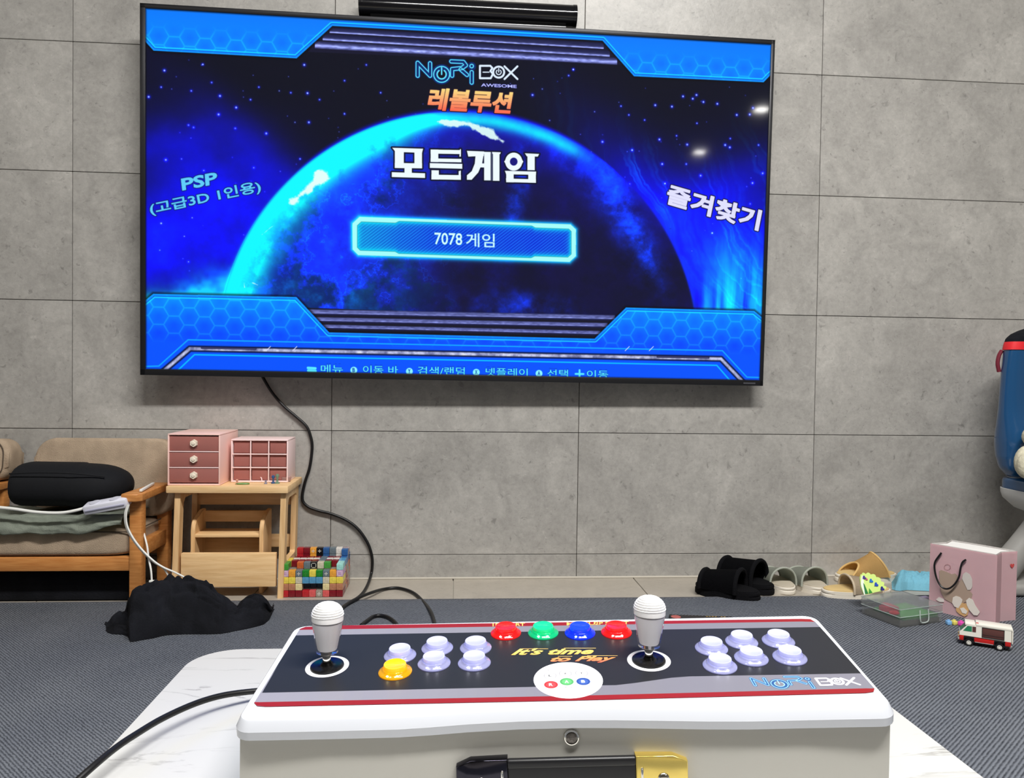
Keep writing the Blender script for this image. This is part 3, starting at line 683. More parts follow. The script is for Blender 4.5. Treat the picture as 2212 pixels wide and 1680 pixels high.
# ------------------------------------------------------------------ low marble table
def marble():
    m = bpy.data.materials.new('white marble laminate'); m.use_nodes = True; nt = m.node_tree; n = nt.nodes; L = nt.links; p = n['Principled BSDF']
    tc = n.new('ShaderNodeTexCoord'); mp = n.new('ShaderNodeMapping'); mp.inputs['Rotation'].default_value = (0, 0, .25); mp.inputs['Scale'].default_value = (1.0, 4.5, 1); L.new(tc.outputs['Object'], mp.inputs[0])
    nz = n.new('ShaderNodeTexNoise'); nz.inputs['Scale'].default_value = 2.6; nz.inputs['Detail'].default_value = 7; nz.inputs['Distortion'].default_value = 1.0; nz.inputs['Roughness'].default_value = .6; L.new(mp.outputs[0], nz.inputs['Vector'])
    cr = n.new('ShaderNodeValToRGB'); e = cr.color_ramp.elements; base = lin((198, 198, 196))+(1,); dk = lin((156, 155, 152))+(1,)
    e[0].position = .468; e[0].color = base; e[1].position = .492; e[1].color = dk; k = e.new(.50); k.color = dk; k = e.new(.506); k.color = base; L.new(nz.outputs['Fac'], cr.inputs[0])
    n2 = n.new('ShaderNodeTexNoise'); n2.inputs['Scale'].default_value = 5; n2.inputs['Detail'].default_value = 4; L.new(mp.outputs[0], n2.inputs['Vector'])
    c2 = n.new('ShaderNodeValToRGB'); c2.color_ramp.elements[0].position = .45; c2.color_ramp.elements[1].position = .62; L.new(n2.outputs['Fac'], c2.inputs[0])
    x = n.new('ShaderNodeMix'); x.data_type = 'RGBA'; L.new(c2.outputs[0], x.inputs[0]); x.inputs[6].default_value = base; L.new(cr.outputs[0], x.inputs[7]); L.new(x.outputs[2], p.inputs['Base Color'])
    p.inputs['Roughness'].default_value = .25; return m
TZ = .143
a = G(395, 1440, TZ); b = G(185, 1675, TZ); c = G(1960, 1545, TZ); d = G(2100, 1671, TZ); bk = G(500, 1402, TZ)
xl = (a.x+b.x)/2; xr = (c.x+d.x)/2; yb = bk.y; yf = yb-.56
root = empty('low_table', ((xl+xr)/2, (yb+yf)/2, 0), label='low folding table with a white marble patterned top under the arcade controller', cat='table')
bm = B(); prism(bm, rrect(xr-xl, yb-yf, .055, 10), TZ-.016, TZ, .0015); obj('tabletop', bm, marble(), root)
for sx in (-1, 1):
    for sy in (-1, 1):
        bm = B(); x_, y_ = sx*((xr-xl)/2-.08), sy*((yb-yf)/2-.07)
        tube(bm, [(x_, y_, TZ-.016), (x_+sx*.015, y_+sy*.005, .014)], .009, 12, 0); obj('leg', bm, M_white, root)
bm = B(); box(bm, (0, 0, TZ-.024), (xr-xl-.16, yb-yf-.12, .016), .004); obj('under_frame', bm, M_body, root)

# ------------------------------------------------------------------ arcade controller
CF = frame((.0946, .662, -.2549+EYE), -.0789, .1269, -.0379)
CW, CH = .52, .1715
CM = Matrix([[*CF[1][0], CF[0][0]], [*CF[1][1], CF[0][1]], [*CF[1][2], CF[0][2]], [0, 0, 0, 1]])
con = empty('arcade_controller', label='white two player arcade controller with lit buttons and two joysticks on the marble table', cat='game controller')
con.matrix_world = CM
cp = lambda x, y, off=0.0: planar(CF, x, y, off)
def arc(cx, cy, r, a0, a1, n=6): return [(cx+r*math.cos(math.radians(a0+(a1-a0)*k/n)), cy+r*math.sin(math.radians(a0+(a1-a0)*k/n))) for k in range(n+1)]
front = [cp(x, y-1, -.003) for x, y in [(700, 1568), (860, 1564), (930, 1559.5), (1010, 1553), (1120, 1547), (1240, 1544), (1330, 1544), (1430, 1545.3), (1530, 1546.8), (1620, 1546.8), (1750, 1543.8)]]
yfL = front[0][1]+.0; yfR = front[-1][1]
out = arc(-CW/2+.014, yfL+.014, .014, 180, 270)+front+arc(CW/2-.014, yfR+.014, .014, 270, 360)+arc(CW/2-.016, CH/2-.0135, .016, 0, 90)+arc(-CW/2+.016, CH/2-.0135, .016, 90, 180)
PT = .0145
def offset(pts, d):
    n_ = len(pts); r_ = []
    for i in range(n_):
        p0_, p1_, p2_ = Vector(pts[i-1]), Vector(pts[i]), Vector(pts[(i+1) % n_])
        e1_ = (p1_-p0_).normalized(); e2_ = (p2_-p1_).normalized(); nn = Vector((-(e1_.y+e2_.y), e1_.x+e2_.x)); nn.normalize()
        r_.append(tuple(p1_+nn*d/max(.5, nn.dot(Vector((-e1_.y, e1_.x))))))
    return r_
def dedupe(pts, eps=.0006):
    r_ = []
    for p_ in pts:
        if not r_ or (Vector(p_)-Vector(r_[-1])).length > eps: r_.append(p_)
    if (Vector(r_[0])-Vector(r_[-1])).length < eps: r_.pop()
    return r_
out = dedupe(out)
bm = B(); levels = [(0, -PT), (0, -.0078), (.0005, -.0070), (.0034, -.0010), (.0044, 0)]
rings_ = [[bm.verts.new((x, y, z)) for x, y in (offset(out, d) if d else out)] for d, z in levels]
for r0_, r1_ in zip(rings_, rings_[1:]):
    for k in range(len(out)): bm.faces.new((r0_[k], r0_[(k+1) % len(out)], r1_[(k+1) % len(out)], r1_[k]))
bm.faces.new(rings_[-1]); bm.faces.new(rings_[0][::-1])
obj('top_panel', bm, M_white, con, angle=28)
# body: walls drop straight down to the table
inv = CM.inverted()
def down(pts, z):
    r = []
    for x, y in pts:
        wpt = CM@Vector((x, y, -PT)); wpt.z = z; r.append(inv@wpt)
    return r
ins = .0045
bo = [(-CW/2+ins, CH/2-ins), (-CW/2+ins, yfL+ins+.002)]+[(x, y+ins) for x, y in front]+[(CW/2-ins, yfR+ins+.002), (CW/2-ins, CH/2-ins)]
bm = B(); hi = [bm.verts.new((x, y, -PT+.0005)) for x, y in bo]; lo = [bm.verts.new(v) for v in down(bo, TZ+.001)]
for k in range(len(bo)): bm.faces.new((hi[k], hi[(k+1) % len(bo)], lo[(k+1) % len(bo)], lo[k]))
bm.faces.new(hi); bm.faces.new(lo[::-1]); obj('body', bm, M_body, con, angle=25)

# printed sheet
DX0, DX1, DY0, DY1 = -.25, .25, -.08, .08
DW = 2400; DH = int(DW*(DY1-DY0)/(DX1-DX0))
def cpx(x, y):
    u_, v_ = cp(x, y); return ((u_-DX0)/(DX1-DX0)*DW, (DY1-v_)/(DY1-DY0)*DH)
BTN = [(864.2, 1415, 'w'), (853.8, 1450, 'y'), (944.6, 1399.2, 'w'), (1027.7, 1398.5, 'w'), (937.7, 1432.2, 'w'), (1024.6, 1431.2, 'w'), (1092.7, 1366.6, 'r'), (1173.4, 1366, 'g'), (1252.9, 1366.4, 'b'), (1331.5, 1364.6, 'r'),
       (1536.7, 1399.9, 'w'), (1602, 1385.8, 'w'), (1681.3, 1384, 'w'), (1555, 1437.6, 'w'), (1622.8, 1421, 'w'), (1706, 1419.3, 'w')]
STK = [(706.8, 1439.8), (1401.3, 1427)]
OUTL = [(549, 1519), (556, 1526), (575, 1527), (1240, 1513.6), (1870, 1497.5), (1887, 1495), (1889, 1488), (1783, 1368), (1761, 1344), (1750, 1337.8), (1729, 1337.2), (741, 1351.5), (660, 1354.5), (648, 1359)]
def paint_panel():
    p = Paint(DW, DH, cpx); im = p.im; im[:] = (246, 247, 250)
    p.poly(OUTL, lambda X, Y, D: np.stack([120+20*np.clip(1-X/1500, 0, 1), 119+20*np.clip(1-X/1500, 0, 1), 130+22*np.clip(1-X/1500, 0, 1)], -1))
    red = (138, 26, 32)
    p.poly([(549, 1517), (553, 1525), (575, 1527), (1240, 1513.6), (1870, 1497.5), (1887, 1495), (1889.5, 1488), (1870, 1487.5), (1240, 1503.5), (560, 1517.3)], red)
    p.poly([(646, 1361), (655, 1354.5), (741, 1351.5), (1729, 1337.2), (1752, 1338), (1763, 1343.8), (1729, 1343), (741, 1359.5)], red)
    blk = lambda X, Y, D: np.stack([33+4*((X//3+Y//3) % 2), 34+4*((X//3+Y//3) % 2), 38+5*((X//3+Y//3) % 2)], -1)
    p.poly([(638, 1373), (1773, 1354.8), (1858, 1455), (1489, 1461.6), (1450, 1464.5), (1370, 1476), (1330, 1480.5), (1290, 1481), (1146, 1484.4), (995, 1487.5), (566, 1497)], blk)
    # joystick rings
    kx = DW/(DX1-DX0)
    def disc(x, y, r, col, raw=False):
        c_ = (x, y) if raw else cpx(x, y); P = np.array([(c_[0]+r*kx*math.cos(2*PI*k/48), c_[1]+r*kx*math.sin(2*PI*k/48)) for k in range(48)]); p.poly(P, col, raw=True)
    for x, y in STK: disc(x, y, .0190, (245, 245, 248)); disc(x, y, .0147, (12, 12, 14))
    # white help circle
    disc(1227, 1468.5, .0292, (250, 250, 252))
    for x, y, t, c_ in ((1188, 1460, 'L', None), (1221, 1455.5, 'X', None), (1256, 1454.5, 'Y', None), (1190, 1479.5, 'R', (206, 52, 56)), (1224, 1473, 'A', (78, 158, 92)), (1259.7, 1472.5, 'B', (44, 74, 150))):
        cx_, cy_ = cpx(x, y); r = .0058
        if c_: disc(cx_, cy_, r, c_, True); disc(cx_, cy_, r*.72, tuple(min(255, v+22) for v in c_), True)
        else: disc(cx_, cy_, r*.95, (150, 150, 156), True); disc(cx_, cy_, r*.82, (252, 252, 252), True); disc(cx_, cy_, r*.62, (225, 225, 230), True); disc(cx_, cy_, r*.55, (250, 250, 250), True)
        s_ = r*kx*(.36 if c_ else .26); p.text(t, [(cx_-s_*.8, cy_-s_), (cx_+s_*.8, cy_-s_), (cx_+s_*.8, cy_+s_), (cx_-s_*.8, cy_+s_)], (250, 250, 250) if c_ else (60, 60, 66), .03, raw=True)
        yy_ = cy_+(1 if c_ else -1)*r*kx*1.55; w_ = r*kx*(.75 if t in 'LRAY' else 1.15)
        p.text({'L': '약손', 'X': '중손 약발', 'Y': '강손', 'R': '강발특', 'A': '약발', 'B': '중발 선택'}[t], [(cx_-w_, yy_-5), (cx_+w_, yy_-5), (cx_+w_, yy_+5), (cx_-w_, yy_+5)], (110, 110, 116), .0, raw=True)
    # slogan
    gr = lambda X, Y, q_: np.stack([246+0*X, np.interp((Y-q_[0, 1])/(q_[3, 1]-q_[0, 1]), [0, 1], [222, 188]), np.interp((Y-q_[0, 1])/(q_[3, 1]-q_[0, 1]), [0, 1], [120, 92])], -1)
    gr2 = lambda X, Y, q_: np.stack([240+0*X, np.interp((Y-q_[0, 1])/(q_[3, 1]-q_[0, 1]), [0, 1], [176, 110]), np.interp((Y-q_[0, 1])/(q_[3, 1]-q_[0, 1]), [0, 1], [92, 84])], -1)
    p.text("It's time", [(1110, 1401.5), (1284, 1400), (1281, 1413.5), (1104, 1415.5)], gr, .03, 1.4, 3, (14, 12, 10), shear=.35)
    p.text('to Play', [(1193, 1419), (1331, 1417), (1328, 1431), (1187, 1433)], gr2, .03, 1.4, 3, (14, 12, 10), shear=.35)
    for x0, x1, y0, y1 in ((1128, 1184, 1401.5, 1402.4), (1218, 1287, 1400, 1401), (1205, 1236, 1417.8, 1418.7), (1268, 1334, 1416.3, 1417.2)): p.poly([(x0, y0), (x1, y0), (x1, y1), (x0, y1)], (244, 200, 110))
    for t, x0, x1, yb_ in (('1P START', 1064, 1134, 1347.5), ('MENU', 1224, 1286, 1345.2), ('2P START', 1285, 1358, 1344)): p.text(t, [(x0, yb_), (x1, yb_-1.2), (x1, yb_+5), (x0, yb_+6.2)], (232, 196, 100), .02)
    # mark
    P0, P1 = np.array(cpx(1622, 1475)), np.array(cpx(1852, 1470)); s_ = (P1[0]-P0[0])/752
    y0 = cpx(1680, 1461)[1]
    p2 = Paint(4, 4, None); 
    pw = Paint.__new__(Paint); pw.__dict__ = p.__dict__.copy(); pw.f = lambda x, y: (P0[0]+x*s_, y0+y*s_*1.0-x*s_*.01)
    logo(pw, lambda x, y: (x, y), (150, 205, 245), (242, 244, 250), 4.6, 1.4, 2.2, 2.4, under=(44, 84, 138))
    return p.image('panel print')
uv = [cp(x, y) for x, y in OUTL]
uv_sheet('printed_sheet', [(x, y, .0005) for x, y in uv], print_material('panel print', paint_panel(), rough=.42, spec=.35), con, (DX0, DX1, DY0, DY1))

# buttons
BC = {'w': ((196, 198, 240), (150, 155, 250), .30), 'y': ((255, 190, 30), (255, 165, 0), .55), 'r': ((255, 40, 40), (255, 10, 20), .55), 'g': ((30, 225, 150), (0, 190, 110), .5), 'b': ((30, 70, 255), (0, 20, 255), .7)}
BM = {}
for k, (c1, c2, e) in BC.items():
    BM[k] = (mat('button ring '+k, c1, .08, trans=.55, ior=1.3, emit=c2, estr=e*.55, coat=.5), mat('button plunger '+k, c1, .12, trans=.25, ior=1.35, emit=c1, estr=e*(.75 if k in 'wy' else .45), coat=.5))
M_led = mat('led', (255, 255, 255), .5, emit=(235, 240, 255), estr=9)
LEDC = {'w': (235, 240, 255), 'y': (255, 240, 170), 'r': (255, 210, 190), 'g': (190, 255, 255), 'b': (150, 225, 255)}
LM = {k: mat('led '+k, (255, 255, 255), .5, emit=v, estr=7) for k, v in LEDC.items()}
ring_prof = [(0.0, .0002), (.0145, .0002), (.0147, .0009), (.0144, .0014), (.0126, .0026), (.0113, .0034), (.0109, .0046), (.0106, .0048), (.0103, .0046), (.0102, .0036), (.0, .0034)]
plun_prof = [(.0, .0037), (.0098, .0037), (.0098, .0074), (.0095, .0080), (.0089, .0081), (.0084, .0077), (.0, .0075)]
bme = {}
names = {'w': 'clear white lit button', 'y': 'yellow lit button', 'r': 'red lit button', 'g': 'green lit button', 'b': 'blue lit button'}
for x, y, k in BTN:
    u_, v_ = cp(x, y, .001)
    if k not in bme:
        bm = B(); lathe(bm, ring_prof, 36); r_ = obj('button', bm, BM[k][0], con, angle=50)
        bm = B(); lathe(bm, plun_prof, 36); q_ = obj('plunger', bm, BM[k][1], r_, angle=50)
        bm = B()
        for s_ in (-.0048, .0036): sph(bm, (s_, -.0122, .0030), .00095, 8, (1.2, .8, .8))
        l_ = obj('led', bm, LM[k], r_)
        bme[k] = r_
    else: r_ = copytree(bme[k], con)
    r_.location = (u_, v_, .0002)
    r_['label'] = names[k]

# joysticks
M_cap = mat('white handle cap', (240, 240, 240), .3)
M_clear = mat('clear acrylic', (252, 252, 254), .04, trans=1.0, ior=1.06)
M_milk = mat('milky core', (250, 250, 252), .4)
M_wash = mat('glossy black washer', (14, 14, 15), .18)
up = (CM.to_3x3().inverted()@Vector((0, 0, 1))).normalized()
rq = up.to_track_quat('Z', 'Y').to_matrix()
jobj = None
for x, y in STK:
    u_, v_ = cp(x, y)
    if jobj is None:
        bm = B(); lathe(bm, [(.0, .0006), (.0146, .0006), (.0146, .0010), (.0125, .0018), (.009, .0013), (.0055, .0022), (.0042, .0045), (.0, .0046)], 40); jobj = obj('joystick', bm, M_wash, con, angle=40)
        bm = B(); cyl(bm, (0, 0, .005), (0, 0, .019), .0036, n=20); cyl(bm, (0, 0, .0105), (0, 0, .0155), .0047, n=20); sh = obj('shaft', bm, M_chrome, jobj)
        bm = B(); pr_ = [(.0, .0118), (.0075, .0118), (.0094, .0128), (.0136, .0405), (.0136, .0415), (.0, .0415)]; lathe(bm, pr_, 40, rot=rq); obj('clear_grip', bm, M_clear, jobj, angle=40)
        bm = B(); lathe(bm, [(.0, .0150), (.0074, .0150), (.0080, .016), (.0125, .0395), (.0, .0395)], 36, rot=rq); obj('grip_core', bm, M_milk, jobj, angle=40)
        pr_ = [(.0, .0412), (.0138, .0412), (.0139, .0425), (.0139, .0450)]
        N = 36
        for i in range(1, N+1):
            a_ = PI/2*i/N; r0 = .0139*math.cos(a_)**.85; z0 = .0450+.0118*math.sin(a_)
            w_ = .00040*(-1, 0, 1, 0)[i % 4] if i < N-4 else 0
            pr_.append((max(r0+w_, 0) if i < N else 0, z0+w_))
        bm = B(); lathe(bm, pr_, 44, rot=rq, cap=False); obj('grip_cap', bm, M_cap, jobj, angle=80)
        j = jobj
    else: j = copytree(jobj, con)
    j.location = (u_, v_, .0005)

# lock, handle with metal ends
ux, _ = cp(1234, 1590, -.02)
fw = lambda x, y: None
# front face frame: world vertical plane through the body front
fc = CM@Vector((cp(1234, 1550)[0], np.interp(1234, [860, 1240, 1620], [0, 0, 0])+np.interp(0, [0, 1], [front[5][1]+ins, 0]), -PT))
xd = Vector(CF[1][:, 0]); xd.z = xd.z
nrm = -(Vector((0, 0, 1)).cross(Vector((xd.x, xd.y, 0)).normalized())); nrm = -nrm if nrm.y > 0 else nrm
FM = basis(fc, xd, Vector((0, 0, 1))-xd*xd.z)   # x right, y up, z toward viewer
if FM.to_3x3().col[2].y > 0: print('flip')
FL_ = inv@FM
def facept(x, y, off=0.0):
    n = np.array(FM.to_3x3().col[2]); o = np.array(FM.translation)+n*off; r = ray(x, y); t = ((o-EYEP)@n)/(r@n); q_ = FM.inverted()@Vector(EYEP+r*t); return q_.x, q_.y
lx, ly = facept(1234.5, 1591.5)
bm = B(); vs = lathe(bm, [(.0, .0002), (.0062, .0002), (.0064, .0012), (.0058, .0020), (.0050, .0021), (.0046, .0012), (.0, .0012)], 32, c=(lx, ly, 0)); lk = obj('lock_ring', bm, M_chrome, con); lk.matrix_local = FL_
bm = B(); lathe(bm, [(.0, .0010), (.0045, .0010), (.0044, .0019), (.0036, .0022), (.0, .0022)], 28, c=(lx, ly, 0)); box(bm, (lx, ly, .0023), (.0045, .0008, .0004)); o = obj('lock_barrel', bm, mat('worn steel', (105, 100, 96), .35, metal=.9, var=.3, scale=400), con); o.matrix_local = FL_
hx0, hy0 = facept(985, 1644, .0105); hx1, hy1 = facept(1486, 1632, .0105); ang_h = 0
hc = ((hx0+hx1)/2, (hy0+hy1)/2-.0165)
hw = (hx1-hx0)
def place_local(o, dx=0, dy=0, dz=0, parent_m=FL_):
    o.matrix_local = parent_m@Matrix.Translation((dx, dy, dz))
M_end_yellow_refl = mat('end with painted yellow reflection', (228, 202, 110), .2, metal=.8); M_end_dark_refl = mat('end with painted dark reflection', (58, 57, 66), .10, metal=1)  # yellow and dark mirror reflections are put into the end colours
bm = B(); box(bm, (0, .0120, .0070), (hw*.57, .008, .006), .0028, seg=4); box(bm, (0, 0, .0058), (hw*.57, .026, .0075), .003, seg=4); box(bm, (0, -.0120, .0070), (hw*.57, .008, .006), .0028, seg=4)
hd = obj('carry_handle', bm, mat('black rubber grip', (20, 20, 23), .38), con); hd.matrix_local = FL_@Matrix.Translation((hc[0], hc[1], 0))@Matrix.Rotation(.008, 4, 'Z')
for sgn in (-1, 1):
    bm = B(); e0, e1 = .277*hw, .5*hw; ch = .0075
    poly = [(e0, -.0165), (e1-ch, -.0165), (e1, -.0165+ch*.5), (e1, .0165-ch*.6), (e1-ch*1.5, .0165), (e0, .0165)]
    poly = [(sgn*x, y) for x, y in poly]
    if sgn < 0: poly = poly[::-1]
    prism(bm, poly, .0, .0105, .0008, 2); o = obj('handle_end', bm, M_end_yellow_refl if sgn > 0 else M_end_dark_refl, hd); o['label'] = 'metal end coloured with a yellow reflection' if sgn > 0 else 'polished metal end coloured with a dark reflection'; o.location = (0, 0, 0)
    bm = B(); box(bm, (sgn*(e0+.0045), -.001, .0108), (.0022, .019, .0016), .001); obj('end_rib', bm, M_chrome, o)
    bm = B(); sph(bm, (sgn*(e0+e1)/2*1.0+sgn*.001, -.001, .0106), .0046, 20, (1, 1, .45)); obj('rivet', bm, M_chrome, o)

# screw dots on the body front right
for x, y in ((1909, 1574), (1909.5, 1637), (533, 1614)):
    a_, b_ = facept(x, y); bm = B(); sph(bm, (a_, b_, .0002), .0006, 8); o = obj('screw', bm, M_darkgrey, con); o.matrix_local = FL_

# ------------------------------------------------------------------ cables
bm = B()
wallp = [(560, 800), (572, 822), (588, 848), (612, 876), (640, 900), (661.5, 920), (670.7, 941.5), (674.4, 966), (669, 1009), (658.4, 1043), (653, 1077), (664.6, 1093.6), (689, 1103), (713.8, 1109), (747.6, 1122.8), (772, 1141), (790.6, 1166), (801, 1190.5), (804.5, 1215)]
pts = [Wd(x, y, WALL-.008) for x, y in wallp]+[Wd(801, 1243, WALL-.012)]+[G(790.6, 1270, .0045), G(775, 1289, .0045), G(741, 1311, .0105), G(715, 1335, .0105)]
tube(bm, pts, .0035, 10, 6); tag(obj('power_cable', bm, M_cable), 'thin black cable hanging down the tiled wall from the television to the floor', 'cable')
bm = B(); pts = [G(725, 1328, .0105), G(745, 1308, .0105), G(770, 1293, .012), G(803, 1279.6, .0115), G(830.6, 1272, .0045), G(861, 1270, .0045), G(892, 1279.6, .0045), G(914, 1299, .0045), G(930, 1320, .0105), G(938, 1342, .0105), G(945, 1375, .0105)]
tube(bm, pts, .0035, 10, 6); tag(obj('power_cable', bm, M_cable), 'black cable curving in a wide loop on the floor behind the controller', 'cable')
bm = B(); pts = [G(780, 1350, .0105), G(793.7, 1339.6, .0105), G(806, 1331.5, .0105), G(820, 1329, .0105), G(836, 1332, .0105), G(849, 1339.6, .0105), G(860, 1352, .0105)]
tube(bm, pts, .0035, 10, 6); tag(obj('power_cable', bm, M_cable), 'short black cable loop just showing over the back edge of the controller', 'cable')
bm = B(); pts = [G(x, y, z) for x, y, z in [(640, 1496, TZ+.012), (590, 1491, TZ+.010), (545, 1493, TZ+.012), (480, 1502, TZ+.016), (420, 1520, TZ+.018), (350, 1552, TZ+.019), (290, 1588, TZ+.020), (250, 1615, TZ+.020), (205, 1652, TZ+.019), (155, 1697, TZ+.013), (90, 1760, TZ+.004), (30, 1840, .07), (0, 1900, .014)]]
tube(bm, pts, .0031, 12, 6); tag(obj('power_cable', bm, M_cable), 'thick black cable leaving the controller and arching over the left table edge', 'cable')

# ------------------------------------------------------------------ small armchair at left
def wood(name, c, c2, st=(3, 3, 40), rough=.45):
    return mat(name, c, rough, c2=c2, scale=6, stretch=st, bump=.15, bscale=20)
M_oak = wood('orange varnished wood', (186, 120, 62), (206, 142, 80), (3, 14, 40), .35)
M_pine = wood('pale pine', (238, 202, 152), (222, 182, 130), (2, 12, 22), .5)
M_pine_v = wood('pale pine upright', (234, 196, 146), (216, 174, 122), (22, 12, 2), .5)
M_fab = mat('brown beige upholstery', (178, 158, 136), .95, var=.10, scale=30, bump=.8, bscale=700, spec=.15)
M_pipe = mat('dark piping', (86, 74, 62), .8)
def cushion(bm, c, s, puff=.5, rot=None, n=14, rr=.5):
    G_ = n+1; cache = {}; vs = []
    def V_(i, j, k):
        if (i, j, k) not in cache:
            v = bm.verts.new((i/G_-.5, j/G_-.5, k/G_-.5)); cache[(i, j, k)] = v; vs.append(v)
        return cache[(i, j, k)]
    for a_ in range(G_):
        for b_ in range(G_):
            for c_ in (0, G_):
                for f in (lambda p, q: (p, q, c_), lambda p, q: (p, c_, q), lambda p, q: (c_, p, q)):
                    bm.faces.new([V_(*f(p, q)) for p, q in ((a_, b_), (a_+1, b_), (a_+1, b_+1), (a_, b_+1))])
    for v in vs:
        p_ = v.co*2
        # rounded box
        k = 7.0
        L_ = (abs(p_.x)**k+abs(p_.y)**k+abs(p_.z)**k)**(1/k); p_ = p_/L_*(.5*1+.5*max(abs(p_.x), abs(p_.y), abs(p_.z)))
        v.co = Vector((p_.x*s[0]/2, p_.y*s[1]/2, p_.z*s[2]/2))
    xf(bm, vs, c, rot); return vs
AZ = .243  # arm top
fl_ = G(310, 1308); Yf = fl_.y-.012
xr_ = fl_.x; LEGW = .026
Yb = WALL-.02
root = empty('armchair', (xr_-.2, Yf+.1, 0), label='small wooden armchair with brown beige cushions holding a black cushion and power strip', cat='chair')
ro = Vector(root.location)
def P_(name, bm, m, **k):
    bmesh.ops.translate(bm, vec=-ro, verts=bm.verts); return obj(name, bm, m, root, **k)
def legx(x0): return x0-LEGW/2
CWD = .360
for xx_, nm in ((xr_-LEGW/2, 'r'), (xr_-CWD-LEGW/2, 'l')):
    bm = B(); box(bm, (xx_, Yf+.013, AZ/2-.008), (LEGW, .026, AZ-.016), .004); P_('leg', bm, M_oak)
    bm = B(); box(bm, (xx_, Yb-.03, AZ/2-.008), (LEGW, .026, AZ-.016), .004); P_('leg', bm, M_oak)
    bm = B(); box(bm, (xx_, (Yf+Yb)/2-.01, .118), (.018, Yb-Yf-.05, .034), .003); P_('side_rail', bm, M_oak)
    bm = B(); poly = [(-.020, Yf-.020), (-.010, Yf-.026), (.012, Yf-.026), (.021, Yf-.016), (.018, Yb), (-.014, Yb)]
    prism(bm, [(xx_+x, y) for x, y in poly], AZ-.017, AZ, .003, 3); P_('armrest', bm, M_oak)
bm = B(); box(bm, (xr_-LEGW/2-CWD/2, Yf+.014, .0905), (CWD-LEGW+.003, .018, .030), .003); P_('front_rail', bm, M_oak)
bm = B(); box(bm, (xr_-LEGW/2-CWD/2, Yb-.02, .0905), (CWD-LEGW+.003, .018, .030), .003); P_('back_rail', bm, M_oak)
bm = B(); cushion(bm, (xr_-LEGW-CWD/2+.012, (Yf+Yb)/2-.003, .135), (CWD-LEGW+.014, Yb-Yf-.012, .060)); sc_ = P_('seat_cushion', bm, M_fab, angle=180)
bm = B(); xa, xb = xr_-LEGW-CWD+.028, xr_-LEGW+.010; tube(bm, [(xa, Yf+.008, .158), ((xa+xb)/2, Yf+.004, .160), (xb-.012, Yf+.008, .158), (xb, Yf+.03, .160), (xb+.002, Yb-.05, .160)], .0014, 8, 8); bmesh.ops.translate(bm, vec=-ro, verts=bm.verts); obj('piping', bm, M_pipe, sc_)
# back cushion leaning on the wall
bl = Wd(75, 1050, 1.80); br_ = Wd(380, 1050, 1.80); zt_ = Wd(220, 947, 1.81).z
bw = br_.x-bl.x; bcx = (bl.x+br_.x)/2; bz0 = .165
bm = B()
pol = rrect(bw, zt_-bz0, .045, 8)
vs = prism(bm, pol, -.022, .022, .008, 4); bmesh.ops.transform(bm, matrix=Matrix.Translation((bcx, 1.815, (zt_+bz0)/2))@Matrix.Rotation(math.radians(84), 4, 'X'), verts=bm.verts)
bk_ = P_('back_cushion', bm, M_fab, angle=60)
bm = B(); m4 = Matrix.Translation((bcx, 1.815, (zt_+bz0)/2))@Matrix.Rotation(math.radians(84), 4, 'X')
pp_ = rrect(bw-.007, zt_-bz0-.007, .045, 8); tube(bm, [m4@Vector((x, y, .0195)) for x, y in pp_]+[m4@Vector((pp_[0][0], pp_[0][1], .0195))], .0012, 6, 0); bmesh.ops.translate(bm, vec=-ro, verts=bm.verts); obj('piping', bm, M_pipe, bk_)

bm = B(); box(bm, (xr_-.193, 1.743, .036), (.30, .096, .070), .008); k_ = xr_  # added black box stands in for the dark shade below the seat
root3 = empty('under_chair_shade_block', (xr_-.193, 1.743, 0), label='flat black box added to fill the dark shade under the armchair', cat='box')
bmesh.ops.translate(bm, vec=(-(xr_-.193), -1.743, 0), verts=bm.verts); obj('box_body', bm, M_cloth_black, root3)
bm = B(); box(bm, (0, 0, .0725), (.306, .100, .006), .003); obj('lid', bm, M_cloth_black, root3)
# second chair beyond the left edge: only its cushion corner and arm show
n2 = empty('armchair', (xr_-.62, Yf+.1, 0), label='matching wooden armchair at the far left edge, only a cushion corner and arm showing', cat='chair')
r2 = Vector(n2.location)
def P2(name, bm, m, **k):
    bmesh.ops.translate(bm, vec=-r2, verts=bm.verts); return obj(name, bm, m, n2, **k)
e1 = Wd(25, 1000, 1.80)
bm = B(); bw2 = .26; bz0 = .246; vs = prism(bm, rrect(bw2, zt_-bz0, .032, 8), -.03, .03, .014, 4); m5 = Matrix.Translation((e1.x-bw2/2+.004, 1.812, (zt_+bz0)/2-.002))@Matrix.Rotation(math.radians(84), 4, 'X'); bmesh.ops.transform(bm, matrix=m5, verts=bm.verts); b2 = P2('back_cushion', bm, M_fab, angle=60)
bm = B(); pp_ = rrect(bw2-.016, zt_-bz0-.006, .032, 8); tube(bm, [m5@Vector((x-.004, y, .031)) for x, y in pp_]+[m5@Vector((pp_[0][0]-.004, pp_[0][1], .031))], .0014, 6, 0); bmesh.ops.translate(bm, vec=-r2, verts=bm.verts); obj('piping', bm, M_pipe, b2)
xx2 = xr_-CWD-LEGW*1.5-.050
for x_ in (xx2-.004, xx2-.30):
    for y_ in (Yf+.013, Yb-.03):
        bm = B(); box(bm, (x_, y_, AZ/2-.008), (LEGW*.8, .026, AZ-.016), .004); P2('leg', bm, M_oak)
    bm = B(); box(bm, (x_, (Yf+Yb)/2, AZ-.0085), (.034, Yb-Yf, .017), .004); P2('armrest', bm, M_oak)
bm = B(); box(bm, (xx2-.15, Yf+.014, .0905), (.27, .018, .030), .003); P2('front_rail', bm, M_oak)
